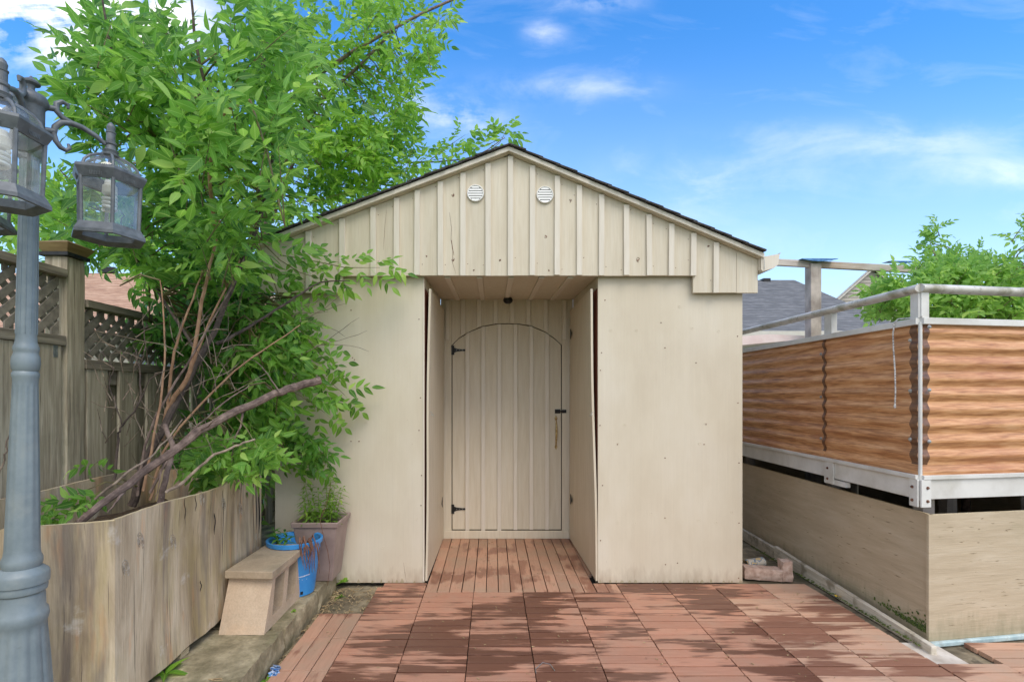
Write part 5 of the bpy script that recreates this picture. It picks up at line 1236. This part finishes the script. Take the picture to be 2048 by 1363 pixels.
near = A_([(330,90),(560,110),(640,190),(630,330),(480,430),(360,380),(300,200)], (1.9,2.3), 18)
LA += A_(polyTop, (2.15,2.8), 68)
LA += A_([(140,50),(320,-10),(330,130),(260,240),(180,225),(105,130)], (2.1,2.5), 20)
LA += A_([(110,340),(360,290),(490,420),(500,560),(330,560),(200,490),(110,470),(90,400)], (2.5,3.1), 40)
LA += A_([(520,600),(575,590),(600,640),(590,760),(545,890),(470,900),(470,700)], (2.75,3.1), 26)
edge = []
dark = []  # leaves of the shaded mass; the shade is put into a deeper green
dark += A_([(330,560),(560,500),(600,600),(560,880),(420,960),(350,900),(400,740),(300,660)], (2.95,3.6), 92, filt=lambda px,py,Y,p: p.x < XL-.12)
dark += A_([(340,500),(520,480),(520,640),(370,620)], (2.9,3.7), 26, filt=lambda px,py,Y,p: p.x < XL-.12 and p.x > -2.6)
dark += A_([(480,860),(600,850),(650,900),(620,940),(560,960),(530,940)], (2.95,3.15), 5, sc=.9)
# low growth out of the planter
low = A_([(90,960),(190,930),(230,1020),(120,1045)], (1.95,2.1), 5, sc=.7, tlen=(.08,.16), nodes=(1,2)) + A_([(340,890),(560,850),(530,935),(400,960)], (2.3,2.75), 22, sc=.8, tlen=(.1,.2), nodes=(2,3))
low += A_([(180,900),(240,890),(240,960),(190,960)], (1.98,2.05), 2, sc=.55, tlen=(.06,.1), nodes=(1,1))
# foliage reaching across the shed's left wall and gable, on hand-placed shoots
def shoot(pts, sc, key, tw, out, nper, r, spread=.9):
    q = [P(*p) for p in pts]; tw.tube(q, [.004*sc]+[.0028*sc]*(len(q)-2)+[.0012*sc], 5, caps=False)
    for i in range(len(q)-1):
        for k in range(nper):
            t = (k+.5)/nper; p = q[i].lerp(q[i+1], t); d = (q[i+1]-q[i]).normalized()
            for sg in (-1, 1):
                side = d.cross(Vector((0,-1,0))).normalized()*sg
                dd = (d*.7+side*spread+Vector((r.uniform(-.2,.2),r.uniform(-.35,.15),r.uniform(-.3,.2)))).normalized()
                upv = (Vector((0,-1,.35))+Vector((r.gauss(0,.3),r.gauss(0,.2),r.gauss(0,.3)))).normalized()
                out.append((Matrix.Translation(p) @ basis(dd, upv) @ Matrix.Scale(sc*r.uniform(.6,.95), 4), r.randrange(len(PROTO[key]))))
    d = (q[-1]-q[-2]).normalized(); out.append((Matrix.Translation(q[-1]) @ basis(d, Vector((0,-1,.4))) @ Matrix.Scale(sc*.85, 4), 0))
shoot([(560,510,2.95),(620,520,3.0),(690,535,3.02),(760,535,3.03)], .9, 'ash', twA, edge, 2, rA)
shoot([(520,480,2.85),(560,520,2.92),(600,545,2.98),(650,560,3.0)], .9, 'ash', twA, edge, 2, rA)
shoot([(545,640,2.9),(590,690,3.0),(640,745,3.05),(690,790,3.1)], .9, 'ash', twA, edge, 2, rA)
shoot([(540,600,2.9),(585,640,2.98),(625,690,3.02),(650,720,3.05)], .9, 'ash', twA, edge, 2, rA)
shoot([(545,760,2.95),(600,790,3.0),(650,825,3.05)], .9, 'ash', twA, edge, 2, rA)
shoot([(540,860,2.95),(580,910,3.02),(620,930,3.05)], .9, 'ash', twA, edge, 2, rA)
shoot([(540,540,2.9),(560,600,2.95),(600,650,3.0)], .9, 'ash', twA, edge, 2, rA)
shoot([(530,700,2.9),(570,740,2.98),(610,770,3.0)], .9, 'ash', twA, edge, 2, rA)
build('twigs', twA, 'twig', treeA, kind='stuff')
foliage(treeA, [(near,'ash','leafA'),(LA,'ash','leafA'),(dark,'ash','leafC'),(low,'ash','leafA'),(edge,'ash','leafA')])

# ---- tree behind the fence and shed
treeB = thing('tree', (-2.6, 5.4, 0), 'spreading tree with smaller leaves behind the fence, reaching over the left roof slope', 'tree')
limbsB = []
addlimb(treeB, 'trunk', 'bark', [(505,1020,5.3),(500,800,5.3),(520,600,5.3),(535,420,5.3),(560,250,5.2)], .07, .035, limbsB)
addlimb(treeB, 'branch', 'bark', [(540,420,5.3),(560,235,5.2),(600,185,5.1),(680,120,5.1),(820,40,5.2),(930,-10,5.3)], .03, .010, limbsB)
addlimb(treeB, 'branch', 'barkdark', [(530,400,5.2),(525,150,5.0),(535,0,5.0)], .03, .018, limbsB)
addlimb(treeB, 'branch', 'bark', [(530,400,5.3),(630,220,5.2),(720,130,5.2),(790,60,5.2)], .025, .010, limbsB)
addlimb(treeB, 'branch', 'bark', [(545,440,5.3),(600,310,5.5),(700,318,5.8),(820,325,6.0),(940,315,6.0),(1010,275,6.0)], .018, .004, limbsB)
addlimb(treeB, 'branch', 'bark', [(530,480,5.3),(420,380,5.5),(300,330,5.6),(150,330,5.6)], .022, .008, limbsB)
twB = MB(); rB = random.Random(23); ogB = P(540, 520, 5.3)
def B_(poly, zr, n, sc=1.0, **k): return sprays(poly, zr, int(n*.58), 'ash', sc*1.18, twB, ogB, limbsB, rnd=rB, nodes=(3,4), face=.5, **k)
LB = B_([(0,330),(140,320),(300,400),(330,540),(170,540),(60,500),(0,470)], (3.6,4.8), 26)
LB += B_([(540,-20),(900,-20),(910,60),(860,110),(845,200),(820,255),(700,280),(600,280),(540,200)], (4.7,6.0), 170)
LB += B_([(560,230),(800,240),(850,290),(880,320),(700,400),(600,440),(540,450)], (4.7,6.2), 150)
LB += B_([(0,330),(110,320),(260,380),(420,420),(540,460),(540,540),(330,560),(160,520),(0,470)], (4.2,5.8), 110)
LB += B_([(200,60),(560,0),(560,450),(330,420),(250,300)], (4.6,5.6), 46)
LB2 = []
shoot([(830,325,6.0),(880,318,6.0),(930,305,6.0),(985,285,6.0),(1010,272,6.0)], 1.25, 'ash', twB, LB2, 2, rB)
shoot([(960,318,6.0),(1000,285,6.0),(1012,262,6.0)], 1.25, 'ash', twB, LB2, 2, rB)
shoot([(860,320,5.9),(900,290,5.9),(930,270,5.9)], 1.25, 'ash', twB, LB2, 2, rB)
build('twigs', twB, 'twig', treeB, kind='stuff')
foliage(treeB, [(LB,'ash','leafB'),(LB2,'ash','leafB')])

# ---- bush in the gap between fence and shed
shr = thing('shrub', (-2.7, 5.6, 0), 'bright green shrub behind the fence boards, seen through their gaps', 'shrub')
twS = MB(); rS = random.Random(5)
LS = sprays([(0,740),(560,740),(560,1010),(0,1010)], (4.3,5.6), 120, 'ash', 1.1, twS, (-2.7,5,0), None, rnd=rS)
build('stems', twS, 'twig', shr, kind='stuff')
mb = MB().tube([(-2.7,5.6,-.03),(-2.72,5.55,.6),(-2.6,5.5,1.1)], [.03,.02,.01], 8); build('trunk', mb, 'bark', shr)
foliage(shr, [(LS,'ash','leafD')], 120)

# ---- bush beyond the pool enclosure
bush = thing('bush', P(1930, 900, 4.4), 'loose light green bush with small round leaves behind the white hand rail', 'bush')
bush.location.z = -.03
twR = MB(); rR = random.Random(9); limbsR = []
bb = P(1930, 900, 4.4)
for pts in ([(1930,800,4.4),(1900,650,4.4),(1885,560,4.4),(1870,510,4.4)], [(1930,800,4.4),(1960,640,4.4),(1985,580,4.4),(2020,540,4.4)], [(1930,760,4.4),(1850,640,4.3),(1770,590,4.3),(1715,590,4.3)], [(1940,700,4.4),(1935,600,4.5),(1930,520,4.5)]):
    addlimb(bush, 'branch', 'bark', pts, .014, .003, limbsR)
build('trunk', MB().tube([(bb.x,4.4,-.03),(bb.x+.02,4.4,.6),(P(1930,780,4.4).x,4.4,P(1930,780,4.4).z)], [.035,.03,.018], 8), 'bark', bush, smooth=True)
def R_(poly, zr, n, sc=1.0, **k): return sprays(poly, zr, int(n*.48), 'small', sc*1.15, twR, P(1930,700,4.4), limbsR, rnd=rR, tlen=(.08,.2), **k)
LR = R_([(1700,600),(1760,560),(1820,545),(1880,520),(1990,520),(2060,540),(2060,640),(1850,640),(1780,610)], (4.0,4.9), 230, 1.15)
LR += R_([(1830,450),(1930,430),(1940,500),(2000,490),(2060,510),(2060,560),(1870,560),(1820,520)], (4.1,4.8), 56)
LR += R_([(1700,580),(1780,560),(1860,640),(1740,620)], (4.1,4.6), 30)
LR += R_([(2040,420),(2300,440),(2300,660),(2040,640)], (4.0,4.9), 90, 1.15)
build('twigs', twR, 'twig', bush, kind='stuff'); foliage(bush, [(LR,'small','leafD')])

# ---- fallen branch lying in the planter, brush pile
def blocal(pts, r0, r1, m, label, cat='branch', name='cut_branch', side=(), group=None, wob=.004, mside=None):
    a, rr_ = limb(pts, r0, r1, wob=wob); o = build(name, MB().tube(a, rr_, 9), m, None, label=label, cat=cat, group=group, smooth=True)
    for s_ in side:
        a, rr_ = limb(s_[0], s_[1], .0012, wob=.003); build('side_twig', MB().tube(a, rr_, 6), mside or m, o, smooth=True)
    return o
blocal([(150,1052,1.95),(200,1010,1.98),(300,935,2.1),(400,862,2.25),(520,800,2.45),(585,775,2.6),(640,760,2.72)], .013, .021, 'bark', 'long thick cut branch leaning out of the planter towards the shed wall',
    side=[([(485,822,2.4),(482,850,2.38),(468,880,2.36),(463,925,2.36)], .006), ([(400,862,2.25),(425,845,2.2),(440,838,2.2)], .005), ([(250,975,2.05),(235,1000,2.0),(215,1025,1.98)], .008), ([(560,785,2.5),(530,740,2.5),(500,715,2.5)], .004), ([(330,915,2.15),(322,950,2.12),(310,1000,2.1)], .004)])
blocal([(190,1000,1.95),(260,940,2.0),(310,905,2.1),(365,838,2.2)], .005, .003, 'deadtwig', 'thin pale bare stick crossing above the thick cut branch')
blocal([(330,985,2.15),(370,960,2.2),(420,915,2.25),(470,892,2.3),(510,878,2.35)], .007, .0045, 'deadtwig', 'straight pale stick below the thick cut branch, pointing at the shed')
blocal([(320,1010,2.2),(330,960,2.2),(345,900,2.25),(330,850,2.3)], .013, .010, 'bark', 'short upright brown stem standing in the planter behind the cut branch')
blocal([(230,960,2.3),(235,880,2.3),(245,850,2.3),(280,800,2.3),(275,720,2.35),(265,690,2.35)], .006, .002, 'barkdark', 'bare dark crooked stem in front of the fence boards, near the fence post',
    side=[([(245,850,2.3),(220,770,2.3),(225,735,2.3),(200,700,2.3)], .003), ([(280,800,2.3),(300,760,2.3),(330,740,2.3)], .003), ([(270,740,2.33),(290,700,2.33),(285,640,2.33)], .0025)])
bt_ = MB(); rt_ = random.Random(3)
for i in range(85):
    x, y = rt_.uniform(200,480), rt_.uniform(640,960); 
    if x+ (960-y)*.5 < 240: continue
    Y = rt_.uniform(2.2,2.75); pts = [(x,y,Y)]
    a = rt_.uniform(-2.8,-.3)
    for k in range(rt_.randint(2,5)): a += rt_.uniform(-.35,.35); x += 24*math.cos(a); y += 24*math.sin(a); pts.append((x,y,Y+rt_.uniform(-.05,.05)))
    bt_.tube([P(*p) for p in pts], [.0026]+[.0018]*(len(pts)-2)+[.0008], 5, caps=False)
for (sx_, sy_, Y) in ((600,640,3.0),(640,690,3.0),(560,640,2.95)):
    for k in range(3):
        x, y = sx_, sy_; pts = [(x-60,y+30,Y-.05),(x,y,Y)]; a = rt_.uniform(-.5,.35)
        for q in range(5): a += rt_.uniform(-.35,.35); x += 20*math.cos(a); y += 18*math.sin(a); pts.append((x,y,Y+.01))
        bt_.tube([P(*p) for p in pts], [.003,.0024]+[.0016]*(len(pts)-3)+[.0008], 5, caps=False)
build('brushwood', bt_, 'deadtwig', None, kind='stuff', label='tangle of thin bare twigs between the planter and the fence', cat='brushwood')
blocal([(0,945,2.0),(12,900,2.0),(20,860,2.0)], .004, .002, 'deadtwig', 'thin bare stick at the left edge beside the lamp post')

# ---- seedlings in the pot, bucket plants, weeds
def seedling(name, base, h, n, l, m, parent=None, lean=(0,0), label=None, cat=None, wd=.28, seed=0, whorl=False):
    r = random.Random(seed); V = []; F = []; U = []
    def put(v, f, u, T): b = len(V); V.extend([tuple(T @ Vector(p)) for p in v]); F.extend([tuple(b+i for i in q) for q in f]); U.extend(u)
    b = Vector(base); pts = [b+Vector((lean[0]*t*t, lean[1]*t*t, h*t)) for t in (0,.25,.5,.75,1)]
    st = MB().tube(pts, [.003,.0027,.0023,.0018,.001], 5)
    V.extend(st.v); F.extend(st.f); U.extend([(0,.5)]*len(st.v))
    for i in range(n):
        t = .25+.75*i/n if not whorl else .7+.3*i/n
        k = min(int(t*4), 3); p = pts[k].lerp(pts[k+1], t*4-k)
        az = i*2.4+r.uniform(-.3,.3); el_ = R(r.uniform(5,50)*(t)); s_ = l*(1.1-.5*t)*r.uniform(.8,1.1)
        v, f, u = leaflet(s_, s_*wd, .3, .4, seed=seed*17+i)
        put(v, f, u, Matrix.Translation(p) @ Matrix.Rotation(az, 4, 'Z') @ Matrix.Rotation(-el_, 4, 'Y'))
    org = wloc(parent) if parent else b
    me = mk_mesh(name, np.array(V)-np.array(org), F, U, m); o = bpy.data.objects.new(name, me); C.objects.link(o)
    if parent: o.parent = parent
    else: o.location = org
    return tag(o, label, cat)
for i, (dx, dy, h_, lx) in enumerate([(-.08,-.03,.19,-.02),(-.05,.03,.24,-.03),(-.01,-.02,.21,.0),(.03,.02,.28,.03),(.06,-.03,.25,.04),(.08,.03,.22,.05),(.01,.05,.25,.01),(-.09,.05,.26,-.04),(.05,.06,.2,.05),(-.03,-.07,.14,-.01),(.07,-.07,.16,.02),(.02,-.08,.13,0),(-.06,-.08,.15,-.02),(.045,-.01,.3,.02)]):
    seedling('seedling', (cx_+dx, cy_+dy, .405), h_*1.1, 20, .075, 'leafP', pt, (lx, -.02), seed=i+1)
cbk = (-1.112, 2.885)
for i, (dx, dy, h_, lx, ly_) in enumerate([(-.05,-.03,.24,-.06,0),(-.03,.0,.22,-.02,-.02),(-.07,.02,.2,-.06,-.01)]):
    seedling('bucket_plant', (cbk[0]+dx, cbk[1]+dy, .22), h_, 15, .085, 'leafC', bk, (lx, ly_), seed=40+i, whorl=True, wd=.3)
for i, (dx, dy, h_, lx, ly_) in enumerate([(.0,-.04,.13,-.02,-.03),(.02,-.02,.12,.03,-.03),(-.01,.0,.15,.0,-.02)]):
    seedling('bucket_plant', (cbk[0]+dx, cbk[1]+dy, .22), h_, 5, .07, 'leafC', bk, (lx, ly_), seed=60+i, wd=.45)
mb = MB(); rr3 = random.Random(8)                 # withered stems hanging over the rim
for i in range(16):
    a = R(48+rr3.uniform(-20,26)); ex = Vector((math.sin(a), -math.cos(a), 0)); b0 = Vector((cbk[0],cbk[1],0))
    zt = .39+rr3.uniform(0,.05); dn = rr3.uniform(.06,.16)
    mb.tube([b0+ex*.05+Vector((0,0,.23)), b0+ex*.10+Vector((0,0,.34)), b0+ex*.145+Vector((0,0,zt)), b0+ex*.165+Vector((rr3.uniform(-.01,.01),0,zt-.04)), b0+ex*.165+Vector((rr3.uniform(-.015,.015),0,zt-.04-dn))], [.002,.002,.0035,.003,.001], 5)
build('withered_stems', mb, 'deadleaf', bk, kind='stuff')
build('dry_stalk', MB().tube([P(655,1170,3.0),P(660,1130,2.98),P(655,1100,2.96),P(648,1075,2.95),P(640,1040,2.93),P(655,1000,2.95),P(662,965,2.96)], [.001,.0016,.002,.002,.002,.0015,.001], 5), 'deadleaf', bk)
def weed(base, n, l, label, m='leafB', seed=0, wd=.3, flat=.5):
    r = random.Random(seed); V = []; F = []; U = []
    for i in range(n):
        az = r.uniform(0,6.28); v, f, u = leaflet(l*r.uniform(.6,1.1), l*wd, .3, .5, seed=seed+i)
        T = Matrix.Translation(base) @ Matrix.Rotation(az, 4, 'Z') @ Matrix.Rotation(-R(r.uniform(20,60))*flat*1.4, 4, 'Y'); b = len(V)
        V.extend([tuple((T @ Vector(p))-Vector(base)) for p in v]); F.extend([tuple(b+k for k in q) for q in f]); U.extend(u)
    me = mk_mesh('weed', np.array(V), F, U, m); o = bpy.data.objects.new('weed', me); C.objects.link(o); o.location = base; return tag(o, label, 'weed')
weed((-1.29, 2.02, .105), 7, .10, 'bright green weed with long leaves sprouting from under the planter', seed=3)
weed(tuple(P(845,1305,2.2)*0+Vector((-.955,2.18,-.02))), 9, .07, 'small weed growing beside the blue and white wrapper at the kerb foot', seed=5)
weed((-.93, 3.1, -.02), 5, .06, 'small weed at the foot of the kerb next to the bare concrete patch', seed=8)
weed((PX(690,3.24), 3.24, .02), 4, .055, 'single broad leaf weed against the left wall panel above the kerb end', seed=12, wd=.5)
weed((-1.02, 2.62, .10), 6, .022, 'tiny moss tuft on the kerb edge beside the concrete block', seed=15, wd=.5)
# plant litter along the kerb foot
mb = MB(); rl_ = random.Random(4)
for i in range(420):
    y = rl_.uniform(1.5,3.2); x = -.958+abs(rl_.gauss(0,.012))
    if i > 260: x, y = rl_.uniform(-.93,-.70), rl_.uniform(2.85,3.24)
    if i > 390: x, y = rl_.uniform(1.65,2.05), rl_.uniform(3.2,3.8)
    a = rl_.uniform(0,6.28); l_ = rl_.uniform(.008,.04); z = -.018+rl_.uniform(0,.012)
    mb.tube([(x,y,z),(x+l_*.5*math.cos(a),y+l_*.5*math.sin(a),z+.006),(x+l_*math.cos(a+.3),y+l_*math.sin(a+.3),z)], rl_.choice((.0008,.0012,.0022)), 4)
build('plant_litter', mb, 'straw', None, kind='stuff', label='dry stalks and chips along the kerb foot and wall', cat='litter')
mb = MB()
for i in range(260):
    x, y = rl_.uniform(-.9,1.9), rl_.uniform(2.1,3.25)
    if rl_.random() < .25: x, y = rl_.uniform(-.4,.62), rl_.uniform(3.3,4.25)
    a = rl_.uniform(0,6.28); l_ = rl_.uniform(.004,.016)
    mb.tube([(x,y,.004),(x+l_*math.cos(a),y+l_*math.sin(a),.005)], rl_.choice((.0008,.0014,.0018)), 4)
build('leaf_crumbs', mb, 'straw', None, kind='stuff', label='crumbs of dead leaf scattered over the wooden patio tiles', cat='litter')

# ---- small objects
mb = MB(); bb_ = P(1545, 1160, 3.34)
brx = thing('broken_brick', (1.84, 3.4, 0), 'pale broken L-shaped brick lying on the ground between the shed corner and the skirt', 'brick')
mb.T = Matrix.Translation((1.815,3.40,-.015)) @ Matrix.Rotation(R(-8), 4, 'Z') @ Matrix.Rotation(R(2), 4, 'Y')
mb.rough(-.15, .095, -.045, .05, 0, .075, 8, 4, 3, .004); build('brick_body', mb, 'brick', brx)
mb = MB(); mb.T = Matrix.Translation((1.815,3.40,-.015)) @ Matrix.Rotation(R(-8), 4, 'Z'); mb.rough(.085, .155, -.045, .05, 0, .13, 3, 4, 4, .004); build('brick_lip', mb, 'brick', brx)
mb = MB(); mb.T = Matrix.Translation((1.79,3.50,.055)) @ Matrix.Rotation(R(12), 4, 'Z') @ Matrix.Rotation(R(86), 4, 'Y')
mb.lathe([(.028,-.07),(.033,-.066),(.033,.066),(.031,.066),(.031,-.05)], n=24, caps=False); build('drink_can', mb, 'canm', None, label='open printed can lying behind the broken brick', cat='can', smooth=True)
mb = MB(); q = P(1787, 640, 2.72); T0 = q
rp = [P(1806,636,2.50),P(1796,632,2.55),P(1789,642,2.60),P(1786,665,2.62),P(1787,700,2.62),P(1790,750,2.62),P(1791,790,2.62),P(1790,812,2.62)]
xw = 2.09-.024
rp2 = [Vector((xw+.03, p.y, 1.586)) if i == 0 else Vector((xw+(.012 if i == 1 else -.004), 2.668, p_)) for i, (p, p_) in enumerate(zip(rp, (1.586, 1.592, 1.575, 1.52, 1.44, 1.33, 1.22, 1.15)))]
for i, (p, px) in enumerate(zip(rp2, (1806,1796,1789,1786,1787,1790,1791,1790))):
    if i > 0: p.y = p.x*1025/(px-985)
mb.tube(rp2, .0035, 7); mb.lathe([(.0045,rp2[-1].z-.012),(.0055,rp2[-1].z),(.004,rp2[-1].z+.006)], (rp2[-1].x, rp2[-1].y), 8)
build('rope', mb, 'rope', None, label='short white braided rope hanging over the corrugated side sheet', cat='rope', smooth=True)
mb = MB(); a = P(1075, 1345, 2.23); mb.tube([(PX(1072,2.22),2.215,.004),(PX(1071,2.25),2.25,.004),(PX(1085,2.3),2.295,.008),(PX(1100,2.29),2.285,.006),(PX(1110,2.23),2.235,.004)], .0016, 6)
build('wire_loop', mb, 'steel', None, label='small bent pale wire lying on the patio tiles near the bottom edge', cat='wire', smooth=True)
mb = MB(); v, f, u = leaflet(.06, .035, .3, .3, seed=4); mb.T = Matrix.Translation((PX(1683,2.98),2.98+.05,.012)) @ Matrix.Rotation(R(30), 4, 'Z'); mb.add(v, f); build('fallen_leaf', mb, 'dyellow', None, label='yellow fallen leaf on the tiles beside the skirt base board', cat='leaf')
mb = MB(); 
for i in range(6):
    a = i*1.05; mb.T = Matrix.Translation((-.948,2.215+.006*i,-.005+.004*i)) @ Matrix.Rotation(a, 4, 'Z') @ Matrix.Rotation(.5*math.sin(i), 4, 'X'); mb.add([(-.018,-.012,0),(.02,-.014,.006),(.016,.016,.012),(-.02,.014,.002)], [(0,1,2,3)])
build('wrapper', mb, 'wrapper', None, label='crumpled blue and white wrapper stuck in the gap at the kerb foot', cat='wrapper')
mb = MB().tube([(-1.04,1.98,.106),(-1.07,1.97,.108),(-1.1,1.985,.106)], .002, 4); mb.tube([(-1.05,1.99,.106),(-1.09,1.975,.11)], .003, 4); build('wood_chip', mb, 'straw', None, label='pale splinter of wood lying on the kerb slab', cat='wood chip')
